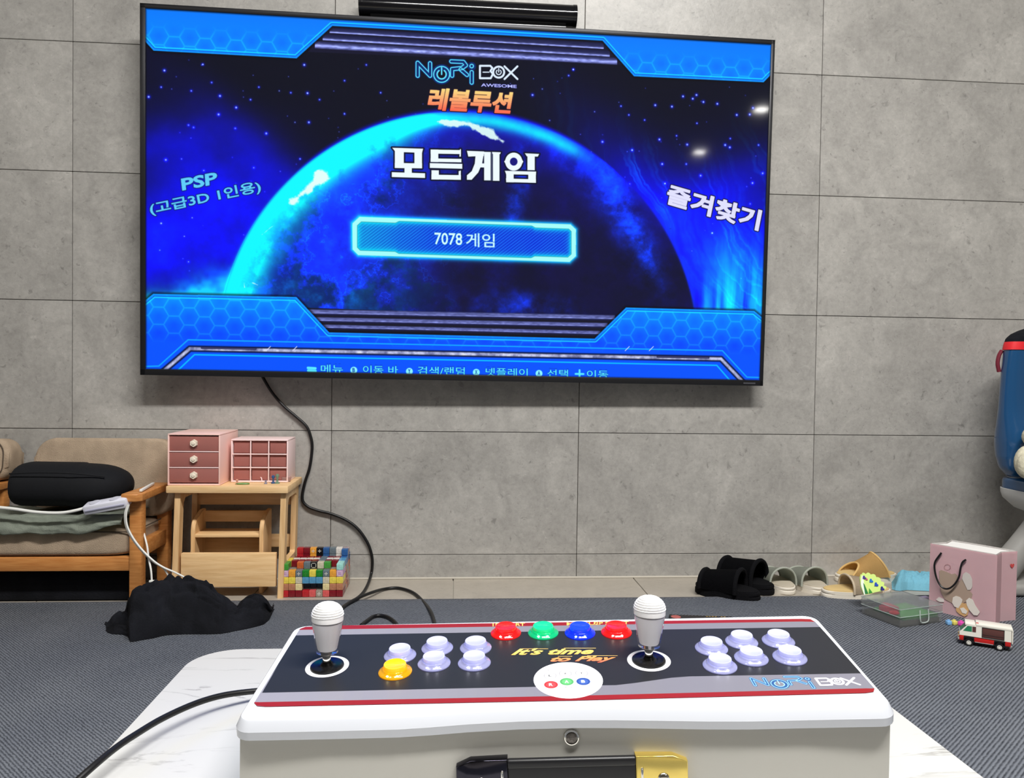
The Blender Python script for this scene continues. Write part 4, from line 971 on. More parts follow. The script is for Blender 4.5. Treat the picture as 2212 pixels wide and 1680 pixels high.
bm = B(); cushion(bm, (xx2-.152, (Yf+Yb)/2, .135), (.27, Yb-Yf-.012, .060), n=8); P2('seat_cushion', bm, M_fab, angle=180)

# things on the armchair
# green cloth
def sheet(name, fn, nu, nv, m, thick=.0, **kw):
    bm = B(); V = [[bm.verts.new(fn(i/nu, j/nv)) for j in range(nv+1)] for i in range(nu+1)]
    for i in range(nu):
        for j in range(nv): bm.faces.new((V[i][j], V[i+1][j], V[i+1][j+1], V[i][j+1]))
    if thick: bmesh.ops.solidify(bm, geom=list(bm.faces), thickness=thick)
    return obj(name, bm, m, **kw)
M_green = mat('grey green fabric', (172, 180, 166), .95, var=.10, scale=20, bump=.5, bscale=500, spec=.1)
from mathutils import noise as mn
def nz(x, y, z=0, s=1): return mn.noise(Vector((x*s, y*s, z*s)))
gx0, gx1 = Wd(-60, 1120, 1.66).x, Wd(272, 1100, 1.66).x
SZ = .1655
def green(u, v):
    x = gx0+(gx1-gx0)*u
    # v: 0 = back on seat, 1 = front hem hanging over the edge
    top = .207-.004*u
    fold = .0035*nz(u*9, v*3, 1.3)+.002*nz(u*22, v*7, 4)
    y = 1.80-(1.80-(Yf+.0))*min(v/.5, 1)
    if v < .5: return Vector((x, y, .188+fold+.010*v))
    t = (v-.5)/.5; hem = .035-.018*smooth_(max(0, (u-.72)/.28))+.004*nz(u*6, 2, 0)
    return Vector((x, Yf+.0-.010*math.sin(t*PI*.6)-.003+fold*1.4, .193+fold*.3-t*hem))
def smooth_(x): x = min(1, max(0, x)); return x*x*(3-2*x)
tag(sheet('folded_cloth', green, 70, 26, M_green, .004, angle=180), 'grey green folded cloth draped over the seat front of the armchair', 'cloth')
# black bolster cushion
bm = B()
c0 = Wd(150, 1052, 1.66); xl_, xr2 = Wd(23, 1050, 1.655).x, Wd(279, 1050, 1.70).x; Lb = xr2-xl_
N1, N2 = 40, 28; V = []
for i in range(N1+1):
    t = i/N1; row = []
    if t < .04: w_ = .965+.035*math.sqrt(t/.04)
    elif t < .45: w_ = 1.0
    else: w_ = math.sqrt(max(0, 1-((t-.45)/.55)**3.0))
    if i == 0: w_ = .965
    for k in range(N2):
        a_ = 2*PI*k/N2; ca, sa = math.cos(a_), math.sin(a_); r = .5*(abs(ca)**2.4+abs(sa)**2.4)**(-1/2.4)
        row.append(bm.verts.new((xl_+Lb*t, 1.715+.080*2*r*ca*max(w_, .02)*.92, c0.z-.002*t+.0*t+.046*2*r*sa*max(w_, .02)-(.002 if t > .5 else 0))))
    V.append(row)
for a_, b_ in zip(V, V[1:]):
    for k in range(N2): bm.faces.new((a_[k], a_[(k+1) % N2], b_[(k+1) % N2], b_[k]))
bm.faces.new(V[0]); bm.faces.new(V[-1][::-1])
root = empty('bolster_cushion', (0, 0, 0), label='thick black padded cushion lying across the armchair seat', cat='cushion')
M_neo = mat('black neoprene', (20, 21, 24), .8, var=.1, bump=.2, bscale=500, spec=.25)
obj('cushion_body', bm, M_neo, root, angle=60)
bm = B(); tube(bm, [(xl_+Lb*.02, 1.642, c0.z+.030), (xl_+Lb*.3, 1.640, c0.z+.033), (xl_+Lb*.6, 1.642, c0.z+.031), (xl_+Lb*.85, 1.660, c0.z+.022)], .0015, 6, 6); obj('seam', bm, M_neo, root)
# power strip and cables
root = empty('power_strip', tuple(Wd(232, 1090, 1.630)), label='white power strip lying on the green cloth against the right armrest', cat='power strip')
bm = B(); box(bm, (0, 0, 0), (.088, .030, .020), .004); obj('housing', bm, M_wplug, root)
bm = B(); box(bm, (0, -.014, .0), (.080, .006, .004), .0015); obj('edge_groove', bm, mat('lilac grey plastic', (176, 176, 196), .4), root)
for k in range(2):
    bm = B(); cyl(bm, (-.022+.04*k, -.001, .009), (-.022+.04*k, -.001, .0115), .010, n=24); obj('socket', bm, mat('socket rim', (206, 206, 216), .4), root)
root.rotation_euler = (.25, -.19, 0)
root.location.z = max(root.location.z, .2)
bm = B(); tube(bm, [Wd(-40, 1092, 1.62), Wd(0, 1096, 1.62), Wd(30, 1099, 1.62), Wd(80, 1106, 1.618), Wd(130, 1107.5, 1.618), Wd(165, 1102, 1.62), Wd(192, 1094, 1.628)], .0033, 10, 6)
tag(obj('power_cable', bm, M_wcable), 'thick white cable running along the seat into the power strip', 'cable')
def wc(pts, r, label):
    bm = B(); tube(bm, pts, r, 8, 6); o = tag(obj('charging_cable', bm, M_wcable), label, 'cable', None); return o
Yc = Yf-.034
a_ = [Wd(276, 1090, Yc), Wd(270, 1110, Yc-.002), Wd(272, 1135, Yc-.002), Wd(285, 1162, Yc-.004), Wd(305, 1188, Yc-.006), Wd(330, 1212, Yc-.01), Wd(352, 1226, Yc-.012)]
wc(a_+[Wd(362, 1240, Yc-.012), Wd(366, 1252, Yc-.012), Wd(366, 1262, Yc-.012)], .0019, 'white charging cable hanging in front of the chair leg and ending above the black garment')
a2 = [p_+Vector((.004, -.004, .001)) for p_ in a_]
wc(a2+[Wd(378, 1236, Yc-.02), Wd(405, 1250, Yc-.03), Wd(428, 1263, Yc-.04)], .0019, 'white cable swinging right towards the pine step table')
wc([Wd(311, 1152, Yc+.05), Wd(318, 1180, Yc+.03), Wd(321, 1205, Yc+.0), Wd(326, 1230, Yc-.015), Wd(328, 1254, Yc-.02)], .0019, 'short white cable with a plug hanging right beside the chair leg')
bm = B(); box(bm, tuple(Wd(328, 1257, Yc-.02)), (.010, .006, .008), .001); tag(obj('cable_plug', bm, M_wcable), 'small white plug at the end of the short hanging cable', 'plug')
pa, pb = G(304, 1061.5, AZ+.002), G(331, 1046, AZ+.002)
bm = B(); v_ = pb-pa; box(bm, (0, 0, 0), (v_.length, .006, .005), .001); xf(bm, bm.verts, tuple((pa+pb)/2+Vector((0, 0, .002))), (0, 0, math.atan2(v_.y, v_.x)))
tag(obj('white_stick', bm, M_wcable), 'small white plastic stick lying on the right armrest', 'stick')

# ------------------------------------------------------------------ pine step table
TT = .2575   # top height
fA = G(357, 1057, TT-.0); 
YF = 1.700; YB2 = WALL-.006
x0 = Wd(358, 1055, YF).x; x1 = Wd(622, 1058, YF).x; zt = Wd(490, 1050, YF).z; TH = .0155
root = empty('step_table', ((x0+x1)/2, YF+.08, 0), label='pale pine step stool used as a side table under the pink drawers', cat='stool')
ro = Vector(root.location)
bm = B(); box(bm, ((x0+x1)/2, (YF+YB2)/2, zt-TH/2), (x1-x0, YB2-YF, TH), .002); P_('tabletop', bm, M_pine)
zt0 = zt-TH
YG = YB2-.006
for side, xt, xbm in (('l', Wd(383, 1075, YF+.01).x, Wd(377, 1290, YF+.01).x), ('r', Wd(612, 1075, YF+.01).x, Wd(606, 1290, YF+.01).x)):
    w_ = .012
    sx = (xbm-xt)
    # ring-shaped side panel in the YZ plane, splayed slightly
    def strip(bm, pts):
        lo = [bm.verts.new((xt+sx*(1-z/zt0)-w_/2, y, z)) for y, z in pts]; hi_ = [bm.verts.new((xt+sx*(1-z/zt0)+w_/2, y, z)) for y, z in pts]
        n_ = len(pts)
        bm.faces.new(lo); bm.faces.new(hi_[::-1])
        for k in range(n_): bm.faces.new((lo[k], lo[(k+1) % n_], hi_[(k+1) % n_], hi_[k]))
    bm = B(); strip(bm, [(YF+.012, zt0), (YF+.034, zt0), (YF+.030, 0), (YF+.006, 0)]); P_('leg', bm, M_pine_v, angle=30)
    bm = B(); strip(bm, [(YG-.026, zt0), (YG-.004, zt0), (YG-.002, 0), (YG-.026, 0)]); P_('leg', bm, M_pine_v, angle=30)
    bm = B(); strip(bm, [(YF+.030, zt0), (YG-.022, zt0), (YG-.022, zt0-.026), (YG-.032, zt0-.016), (YF+.044, zt0-.016), (YF+.032, zt0-.028)]); P_('side_top_rail', bm, M_pine, angle=30)
    bm = B(); strip(bm, [(YF+.028, .086), (YF+.036, .076), (YG-.03, .076), (YG-.022, .086), (YG-.022, .056), (YF+.028, .056)]); P_('side_lower_rail', bm, M_pine, angle=30)
xa, xb = Wd(388, 1200, YF+.01).x, Wd(598, 1200, YF+.01).x
za, zb = Wd(490, 1195, YF+.01).z, Wd(490, 1268, YF+.01).z
bm = B(); box(bm, ((xa+xb)/2, YF+.017, (za+zb)/2), (xb-xa-.004, .012, za-zb), .0015); P_('front_board', bm, M_pine)
bm = B(); box(bm, ((xa+xb)/2, YG-.012, .20), (xb-xa+.008, .010, .03), .0015); P_('back_board', bm, M_pine)
bm = B(); box(bm, ((xa+xb)/2, YG-.012, .10), (xb-xa+.008, .010, .03), .0015); P_('back_board', bm, M_pine)
# nested book rack
Yk = YF+.045
root = empty('book_rack', ((xa+xb)/2, Yk+.05, 0), label='small pale wooden rack with rounded sides standing inside the step table', cat='rack')
ro = Vector(root.location)
xs0, xs1 = Wd(412, 1160, Yk).x, Wd(568, 1160, Yk).x; zk = Wd(490, 1122, Yk).z
for x_ in (xs0+.004, xs1-.004):
    bm = B(); pl_ = [(0, 0), (.080, 0), (.080, zk+.012), (.055, zk+.012), (.012, zk-.002), (.004, zk-.012), (0, zk-.026)]
    lo = [bm.verts.new((x_-.0045, Yk+y, z)) for y, z in pl_]; hi_ = [bm.verts.new((x_+.0045, Yk+y, z)) for y, z in pl_]; bm.faces.new(lo); bm.faces.new(hi_[::-1])
    for k in range(len(pl_)): bm.faces.new((lo[k], lo[(k+1) % 7], hi_[(k+1) % 7], hi_[k]))
    bmesh.ops.bevel(bm, geom=[e for e in bm.edges], offset=.0015, segments=2, affect='EDGES'); P_('side_board', bm, M_pine_v, angle=50)
zsh = Wd(490, 1154, Yk).z
bm = B(); box(bm, ((xs0+xs1)/2, Yk+.036, zsh-.004), (xs1-xs0-.012, .066, .008), .002); P_('shelf', bm, M_pine)
bm = B(); box(bm, ((xs0+xs1)/2, Yk+.076, zk-.006), (xs1-xs0-.012, .008, .026), .002); P_('top_board', bm, M_pine)
bm = B(); box(bm, ((xs0+xs1)/2, Yk+.076, .075), (xs1-xs0-.012, .008, .07), .002); P_('back_board', bm, M_pine)

# ------------------------------------------------------------------ pink drawer box
M_pink = mat('pink plastic', (250, 208, 198), .45)
M_pinkt = mat('translucent rose drawer', (190, 124, 116), .25, trans=.35, ior=1.2)
M_pinkin = mat('rose interior', (140, 82, 78), .7)
M_pinkfr = mat('pale pink frame', (252, 222, 220), .4)
M_knob = mat('cream knob', (236, 224, 206), .4)
YD = YF+.010
dx0, dx1 = Wd(362, 990, YD).x, Wd(475, 990, YD).x; dz1 = Wd(420, 937, YD).z; dz0 = zt
root = empty('drawer_box', ((dx0+dx1)/2, YD+.07, dz0), label='pink plastic box with three translucent drawers and cream knobs on the pine stool', cat='drawers')
ro = Vector(root.location)
dp = WALL-.012-YD; H = dz1-dz0; wdt = dx1-dx0; t_ = .0028; cxm = (dx0+dx1)/2
for nm, c, s_ in (('top_panel', (cxm, YD+dp/2, dz1-t_/2), (wdt, dp, t_)), ('bottom_panel', (cxm, YD+dp/2, dz0+t_/2+.0005), (wdt, dp, t_)), ('side_panel', (dx0+t_/2, YD+dp/2, (dz0+dz1)/2), (t_, dp, H-2*t_-.001)), ('side_panel', (dx1-t_/2, YD+dp/2, (dz0+dz1)/2), (t_, dp, H-2*t_-.001)), ('back_panel', (cxm, YD+dp-t_/2, (dz0+dz1)/2), (wdt-2*t_, t_, H-2*t_-.001))):
    bm = B(); box(bm, c, s_, .0006); P_(nm, bm, M_pink)
ph = (H-2*t_-.002)/3
for k in range(3):
    zc_ = dz0+t_+.001+ph*(k+.5)
    if k: 
        bm = B(); box(bm, (cxm, YD+dp/2, zc_-ph/2), (wdt-2*t_-.0004, dp-t_, .0020), .0004); P_('divider', bm, M_pinkfr)
    bm = B(); box(bm, (cxm, YD+.0035, zc_), (wdt-2*t_-.0015, .0022, ph-.004), .0006); box(bm, (cxm, YD+dp/2, zc_-ph/2+.0028), (wdt-2*t_-.0015, dp-.012, .0016)); dr = P_('drawer', bm, M_pinkt)
    bm = B(); cyl(bm, (cxm, YD+.003, zc_+.001), (cxm, YD-.004, zc_+.001), .0086, .0078, n=6); cyl(bm, (cxm, YD-.0035, zc_+.001), (cxm, YD-.006, zc_+.001), .0045, .003, n=12); bmesh.ops.translate(bm, vec=-ro, verts=bm.verts); obj('knob', bm, M_knob, dr, angle=30)
# nine cell case
YN = YF+.060
nx0, nx1 = Wd(499, 990, YN).x, Wd(622, 990, YN).x; nz1 = Wd(560, 949, YN).z
root = empty('organiser_case', ((nx0+nx1)/2, YN+.04, dz0), label='pink plastic case with nine square compartments beside the three drawer box', cat='organiser')
ro = Vector(root.location); dp = WALL-.020-YN; H = nz1-dz0; wdt = nx1-nx0; cxm = (nx0+nx1)/2; t_ = .003
for nm, c, s_, m_ in (('top_panel', (cxm, YN+dp/2, nz1-t_/2), (wdt, dp, t_), M_pinkfr), ('bottom_panel', (cxm, YN+dp/2, dz0+t_/2+.0005), (wdt, dp, t_), M_pinkfr), ('side_panel', (nx0+t_/2, YN+dp/2, (dz0+nz1)/2), (t_, dp, H-2*t_-.001), M_pinkfr), ('side_panel', (nx1-t_/2, YN+dp/2, (dz0+nz1)/2), (t_, dp, H-2*t_-.001), M_pinkfr), ('back_panel', (cxm, YN+dp-t_/2, (dz0+nz1)/2), (wdt-2*t_, t_, H-2*t_-.001), M_pink)):
    bm = B(); box(bm, c, s_, .0006); P_(nm, bm, m_)
cw = (wdt-2*t_)/3; chh = (H-2*t_)/3
for k in (1, 2):
    bm = B(); box(bm, (nx0+t_+cw*k, YN+.0015, dz0+H/2), (.0024, .003, H-2*t_-.001), .0004); P_('divider', bm, M_pinkfr)
    bm = B(); box(bm, (cxm, YN+.0015, dz0+t_+chh*k), (wdt-2*t_-.0005, .0028, .0024), .0004); P_('divider', bm, M_pinkfr)
for i in range(3):
    for k in range(3):
        bm = B(); box(bm, (nx0+t_+cw*(i+.5), YN+.006, dz0+t_+chh*(k+.5)), (cw-.004, .0016, chh-.004), .0004); P_('drawer', bm, M_pinkt)
for (nm_, X0_, X1_, Y0_, Z1_) in (('drawer_box', dx0, dx1, YD, dz1), ('organiser_case', nx0, nx1, YN, nz1)):
    pass
# ornaments on the table top
M_glass = mat('clear acrylic bits', (225, 228, 226), .08, trans=.8, ior=1.25)
def topp(x, y): return G(x, y, zt)
def charm(x, y, h, r, m, label, kind='acrylic_charm', cat='ornament'):
    p_ = topp(x, y); bm = B()
    lathe(bm, [(0, 0), (r, 0), (r, .002), (r*.45, .003), (r*.4, h*.55), (r*.8, h*.7), (r*.7, h*.9), (0, h)], 12, c=(p_.x, p_.y, zt+.0003)); return tag(obj(kind, bm, m), label, cat, None)
charm(512, 1046, .012, .004, mat('pink bits', (236, 180, 160), .3, trans=.4), 'tiny pink acrylic figure at the foot of the three drawer box')
charm(514, 1037, .018, .004, mat('ice blue bits', (190, 205, 225), .15, trans=.5), 'tiny ice blue figure, leftmost before the nine cell case')
charm(519, 1037.5, .030, .0035, M_glass, 'tall clear acrylic figure with a rounded head before the nine cell case')
charm(526, 1038, .026, .0035, M_glass, 'second tall clear acrylic figure, right of the tallest one')
charm(533, 1038, .027, .004, M_glass, 'clear acrylic figure, rightmost of the standing clear trio')
p_ = topp(524, 1046); bm = B()
tube(bm, [(p_.x+.014*math.cos(t*PI/8), p_.y+.006*math.sin(t*PI/8), zt+.0018) for t in range(17)], .0015, 6, 2); tag(obj('green_bracelet', bm, mat('green beads', (96, 140, 70), .4)), 'small green oval bracelet lying at the front of the pine stool top', 'bracelet')
bm = B(); tube(bm, [topp(547, 1040)+Vector((0, 0, .016)), topp(556, 1040)+Vector((0, 0, .014)), topp(564, 1041)+Vector((0, 0, .010)), topp(566, 1042)+Vector((0, 0, .001))], .0012, 6, 6); tag(obj('curved_wire', bm, M_pinkfr), 'thin pale pink curved wire before the middle compartments', 'wire')
charm(574, 1045, .008, .0035, mat('grey bits', (140, 140, 160), .3), 'tiny grey bead figure left of the blue one')
charm(590, 1044, .019, .0048, mat('deep blue plastic', (60, 96, 150), .2, trans=.2), 'small deep blue plastic figure on the pine stool top')
charm(599, 1044, .022, .0055, mat('mint glass', (160, 205, 180), .1, trans=.7, ior=1.2), 'small mint green glass figure just right of the blue one')
p_ = topp(618, 1040); bm = B(); lathe(bm, [(0, 0), (.010, 0), (.012, .010), (.011, .011), (.0095, .002), (0, .0015)], 18, c=(p_.x, p_.y, zt+.0003)); tag(obj('clear_dish', bm, mat('rosy clear', (225, 195, 190), .1, trans=.7, ior=1.2)), 'small clear pinkish dish at the right end of the pine stool top', 'dish')

# ------------------------------------------------------------------ colourful block model
cell = .01490; by0 = 1.712; bx0 = Wd(607.8, 1280, by0).x
root = empty('block_model', (bx0+cell*4.5, by0+cell*4, 0), label='blocky toy house built of small colourful cubes on the floor beside the pine stool', cat='toy')
ro = Vector(root.location)
BCOL = dict(r=(176, 36, 44), R=(120, 22, 34), p=(205, 88, 88), g=(70, 150, 62), G=(34, 128, 44), y=(226, 206, 84), o=(228, 160, 62), b=(84, 146, 186), B=(48, 92, 150), n=(52, 52, 96), k=(22, 22, 26), s=(104, 116, 124), c=(216, 200, 150), w=(222, 218, 212), t=(176, 120, 92), v=(198, 160, 196), m=(158, 214, 206), O=(196, 98, 52), e=(150, 140, 128), l=(232, 205, 212), d=(36, 66, 80), C=(200, 192, 170))
BMAT = {k: mat('cube '+k, v, .22, var=.12, scale=200) for k, v in BCOL.items()}
M_trimc = mat('pale cube print', (225, 222, 214), .4)
cube_me = {}
def cubeme(k):
    if k not in cube_me:
        bm = B(); box(bm, (0, 0, 0), (cell*.965, cell*.965, cell*.965), cell*.06, seg=1); me = bpy.data.meshes.new('cube_'+k); bm.to_mesh(me); bm.free(); me.materials.append(BMAT[k]); cube_me[k] = me
    return cube_me[k]
def cube(i, j, k_, ch, dy=0, dz=0):
    o = bpy.data.objects.new('cube_block', cubeme(ch)); link(o, root); o.location = Vector((bx0+cell*(i+.5), by0+cell*(j+.5)+dy, cell*(k_+.5)+.0004+dz))-ro; return o
rows0 = ['rRRrpepRR', 'ttc...ctt', 'yyCbbbCyy', 'voSGyGSov'.replace('S', 's')]
for k_, row in enumerate(rows0):
    for i, ch in enumerate(row):
        if ch != '.': cube(i, 0, k_, ch)
        if ch == '.': cube(i, 1, k_, 'd')
for i, ch in enumerate('g.OskCg.m'):
    if ch != '.': cube(i, 1, 4, ch) if ch not in 'gm' or i not in (0, 8) else cube(i, 0, 4, ch)
for j in range(1, 8):
    for k_ in range(4):
        cube(8, j, k_, 'RteeO'[(j+k_) % 5] if j > 2 else 'Rtyv'[k_]); cube(0, j, k_, 'Rtyv'[k_])
    cube(8, j, 4, 'mbbBBnn'[j-1] if j < 7 else 'B')
    if j < 4: cube(0, j, 4, 'gyy'[j-1])
for i in range(1, 8):
    cube(i, 2, 4, 'RRRRsRR'[i-1]); cube(i, 3, 4, 'wwwwsww'[i-1]); cube(i, 4, 4, 'RRRRsRR'[i-1])
    for j in (1, 2, 3, 4):
        if j > 1 or rows0[3][i] != '.': cube(i, j, 3, 'e')
for i, ch in enumerate('.rRokBsww'): 
    if ch != '.': cube(i, 6, 5, ch); cube(i, 6, 4, ch)
cube(8, 6, 5, 'l'); cube(8, 5, 5, 'B')
for (i, j, k_) in ((3, 0, 3), (5, 0, 3), (0, 0, 3), (8, 0, 3), (4, 1, 4), (5, 0, 0), (2, 0, 3), (6, 0, 3), (3, 6, 5), (4, 6, 5)):
    bm = B(); q_ = cell*.5; 
    for a_, b_, c_, d_ in ((-.32, 0, .06, .5), (.32, 0, .06, .5), (0, -.32, .5, .06), (0, .32, .5, .06)) if (i, k_) in ((0, 3), (8, 3), (4, 4)) else ((0, 0, .5, .08), (0, 0, .08, .5)): box(bm, (cell*a_, 0, cell*b_), (cell*c_, .0004, cell*d_))
    o = obj('cube_print', bm, M_trimc if not (i in (3, 5) and j == 0 and k_ == 3) else BMAT['g'], root, smooth=False); o.location = Vector((bx0+cell*(i+.5), by0+cell*j-.0000+.0002, cell*(k_+.5)+.0004))-ro

# ------------------------------------------------------------------ black garment on the floor
def pile(name, cols, depth, m, amp, label, cat, nu=120, nv=44, yflat=.55, seed=0, parent=None, zb=.007):
    cols = np.array(cols, float)
    def fn(u, v):
        x = cols[0, 0]+(cols[-1, 0]-cols[0, 0])*u
        yf_ = np.interp(x, cols[:, 0], cols[:, 1]); yt_ = np.interp(x, cols[:, 0], cols[:, 2])
        f = G(x, yf_, zb); dep = depth(u) if callable(depth) else depth
        e = (1-abs(2*u-1)**8)
        mid = Vector((f.x, f.y+dep*.5, 0)); r = ray(x, yt_); t = mid.y/r[1]; ht = EYE+r[2]*t-zb
        prof = max(0.0, math.sin(PI*v))**yflat
        p_ = Vector((f.x+f.x/f.y*dep*v*1.0, f.y+dep*v, zb))
        fo = amp*(nz(u*7+v*3, v*2.2-u*2, seed)+.55*nz(u*16-v*5, v*6+u*6, seed+4)+.10*nz(u*34, v*10, seed+9))
        rid = amp*1.3*(1-abs(nz(u*6+v*5, v*3-u*2, seed+20))*2.6)**2*.8-amp*.4+amp*.6*abs(nz(u*15-v*6, v*4+u*9, seed+25))
        h = max(ht, .004)*prof*e+(fo-rid+amp*.25)*prof*e
        p_.z += max(h, .0)
        p_.y += amp*.8*nz(u*9, v*4, seed+30)*prof; p_.x += amp*.8*nz(u*9, v*4, seed+40)*prof
        return p_
    bm = B(); V = [[bm.verts.new(fn(i/nu, j/nv)) for j in range(nv+1)] for i in range(nu+1)]
    for i in range(nu):
        for j in range(nv): bm.faces.new((V[i][j], V[i+1][j], V[i+1][j+1], V[i][j+1]))
    o = obj(name, bm, m, parent, angle=180)
    if label: tag(o, label, cat)
    return o
pile('crumpled_garment', [(228, 1360, 1356), (232, 1366, 1345), (245, 1369, 1331), (266, 1370, 1330), (276, 1374, 1332), (281, 1386, 1300), (290, 1385, 1285), (305, 1382, 1268), (330, 1378, 1262), (350, 1373, 1256), (362, 1371, 1250), (378, 1370, 1256), (400, 1369, 1263), (430, 1369, 1266), (455, 1369, 1275), (478, 1368, 1290), (495, 1365, 1311), (508, 1362, 1316), (520, 1360, 1308), (540, 1356, 1285), (556, 1352, 1274), (570, 1348, 1275), (582, 1338, 1288), (588, 1325, 1305), (591, 1318, 1316)],
     lambda u: .05+.10*max(0.0, math.sin(PI*min(1, max(0, u*1.1))))**.7, M_cloth_black, .013, 'crumpled black garment lying on the rug in front of the chair and pine stool', 'clothing', 170, 64)

# ------------------------------------------------------------------ slippers
def slipper(L, Wd_, sole, strap_h, m_sole, m_in, m_strap, s0, s1, label, loc, yaw, group=None, pitch=0, arch=1.0, rollr=0, thick=.004, cat='slipper', lean=0.0):
    """toe along +X, heel at x=0"""
    root = empty('slipper', tuple(loc), (rollr, pitch, yaw), label, cat, group)
    def outline(t, k=1.0):
        pts = []
        n = 40
        for i in range(n):
            a_ = 2*PI*i/n; cx_ = L/2+L/2*math.copysign(abs(math.cos(a_))**.82, math.cos(a_))*k
            wv = Wd_/2*(.86+.16*math.sin(PI*(cx_/L)**1.3)) ; pts.append((cx_, wv*math.copysign(abs(math.sin(a_))**.8, math.sin(a_))*k))
        return pts
    bm = B(); prism(bm, outline(0), 0, sole*.62, .003, 3); prism(bm, outline(0, .985), sole*.64, sole, .002, 2); obj('sole', bm, m_sole, root, angle=50)
    bm = B(); prism(bm, outline(0, .93), sole*.97, sole+.0022, .001, 2); obj('insole', bm, m_in, root, angle=50)
    # strap: arched band
    bm = B(); nu, nv = 26, 10; V = []
    for i in range(nu+1):
        a_ = PI*i/nu; row = []
        for j in range(nv+1):
            t = j/nv; x = s0*L+(s1-s0)*L*t; hh = strap_h*(1-.38*t*arch)
            hw_ = Wd_/2*1.02
            yv = -math.cos(a_)*hw_*(1-.04*t); zz = sole*.8+max(0.0, math.sin(a_))**.75*(hh-sole*.8)
            row.append(bm.verts.new((x-lean*L*math.sin(a_)*(1-t)*.5+lean*L*.25*math.sin(a_), yv, zz)))
        V.append(row)
    for i in range(nu):
        for j in range(nv): bm.faces.new((V[i][j], V[i+1][j], V[i+1][j+1], V[i][j+1]))
    bmesh.ops.solidify(bm, geom=list(bm.faces), thickness=thick); st_ = obj('strap', bm, m_strap, root, angle=60)
    for edge in (0, nv):
        bm = B(); tube(bm, [V2 for V2 in [Vector((s0*L+(s1-s0)*L*edge/nv-lean*L*math.sin(PI*i/nu)*(1-edge/nv)*.5+lean*L*.25*math.sin(PI*i/nu), -math.cos(PI*i/nu)*Wd_/2*1.02*(1-.04*edge/nv), sole*.8+max(0.0, math.sin(PI*i/nu))**.75*(strap_h*(1-.38*edge/nv*arch)-sole*.8))) for i in range(nu+1)]], thick*.62, 8, 0); obj('strap_edge', bm, m_strap, st_)
    return root
Ms_w = mat('off white sole', (222, 214, 200), .6, var=.04)
Mg_in = mat('beige insole', (186, 176, 158), .9, var=.06)
Mg_st = mat('sage grey fabric strap', (164, 168, 156), .95, bump=.5, bscale=600)
h1 = G(1708, 1286); slipper(.135, .066, .017, .056, Ms_w, Mg_in, Mg_st, .24, .74, 'sage grey open slipper next to the black pair, toe against the wall', (h1.x, h1.y, 0), math.radians(97), arch=.7)
h2 = G(1781, 1286); slipper(.135, .068, .017, .057, Ms_w, Mg_in, Mg_st, .24, .74, 'sage grey open slipper beside the yellow pair, toe against the wall', (h2.x-.002, h2.y+.002, 0), math.radians(100), arch=.7)
My_in = mat('mustard insole', (206, 178, 122), .9, var=.06)
My_st = mat('mustard suede strap', (218, 180, 116), .9, var=.05, bump=.4, bscale=500)
My_s2 = mat('beige suede strap', (196, 180, 156), .9, var=.05, bump=.4, bscale=500)
q1 = Wd(1945, 1262, 1.80); slipper(.160, .060, .019, .070, Ms_w, My_in, My_st, .22, .84, 'mustard yellow slipper lying sideways against the wall behind its pair', (q1.x, 1.822, 0), math.radians(183), arch=.95, lean=-.75)
q2 = G(1775, 1292); slipper(.165, .066, .020, .052, Ms_w, My_in, My_s2, .36, .78, 'mustard yellow slipper in front, half hidden by the heart fan', (q2.x, q2.y-.0, .001), math.radians(2), arch=.6)
Mb = mat('black terry fabric', (13, 13, 16), .95, bump=.5, bscale=400, spec=.15)
b1 = G(1640, 1300); slipper(.150, .074, .022, .066, Mb, Mb, Mb, .30, .86, 'black padded slipper, front one of the pair at the rug edge', (b1.x, b1.y-.004, 0), math.radians(140), arch=.5, thick=.008)
b2 = G(1682, 1288); slipper(.145, .074, .022, .074, Mb, Mb, Mb, .25, .85, 'black padded slipper, rear one of the pair leaning by the wall', (b2.x-.010, b2.y+.008, 0), math.radians(128), arch=.3, thick=.008)

# heart fan card
a_ = G(1868, 1283); hh = .050
root = empty('craft_fan', (a_.x, a_.y, 0), label='yellow green scalloped paper fan with blue hearts standing on the front yellow slipper', cat='craft')
FY = G(1900, 1300, .03).y+.02
def fanp(x, y): q_ = Wd(x, y, FY+(1283-y)*.0004); return q_-Vector(root.location)
outl = []
ctr = [(1862, 1242), (1871, 1241), (1882, 1242), (1893, 1247), (1903, 1256), (1909, 1265), (1912, 1273)]
pts = [(1866, 1284), (1860, 1268), (1858, 1250), (1860, 1240)]
for (x0_, y0_), (x1_, y1_) in zip(ctr, ctr[1:]):
    for k in range(7):
        t = k/6; nx_, ny_ = (y1_-y0_), -(x1_-x0_); l_ = math.hypot(nx_, ny_); pts.append((x0_+(x1_-x0_)*t+nx_/l_*4.5*math.sin(PI*t), y0_+(y1_-y0_)*t+ny_/l_*4.5*math.sin(PI*t)))
pts += [(1905, 1276), (1890, 1279), (1878, 1283)]
def card(name, pts, m, off, parent, th=.0015):
    bm = B(); f = [bm.verts.new(fanp(x, y)+Vector((0, off, 0))) for x, y in pts]; g_ = [bm.verts.new(fanp(x, y)+Vector((0, off+th, 0))) for x, y in pts]
    bm.faces.new(f); bm.faces.new(g_[::-1])
    for k in range(len(pts)): bm.faces.new((f[k], f[(k+1) % len(pts)], g_[(k+1) % len(pts)], g_[k]))
    return obj(name, bm, m, parent, smooth=False)
def card_c(pts, c, off, nm='printed_shape'): return card(nm, pts, mat('paper '+nm+str(c), c, .6), off, root, .0006)
fp = card('fan_sheet', pts, mat('lime paper', (206, 232, 130), .6), 0, root, .003)
card_c([(1861, 1243), (1864, 1243), (1869, 1283), (1866, 1284), (1859, 1262)], (232, 240, 225), -.0010, 'white_edge')
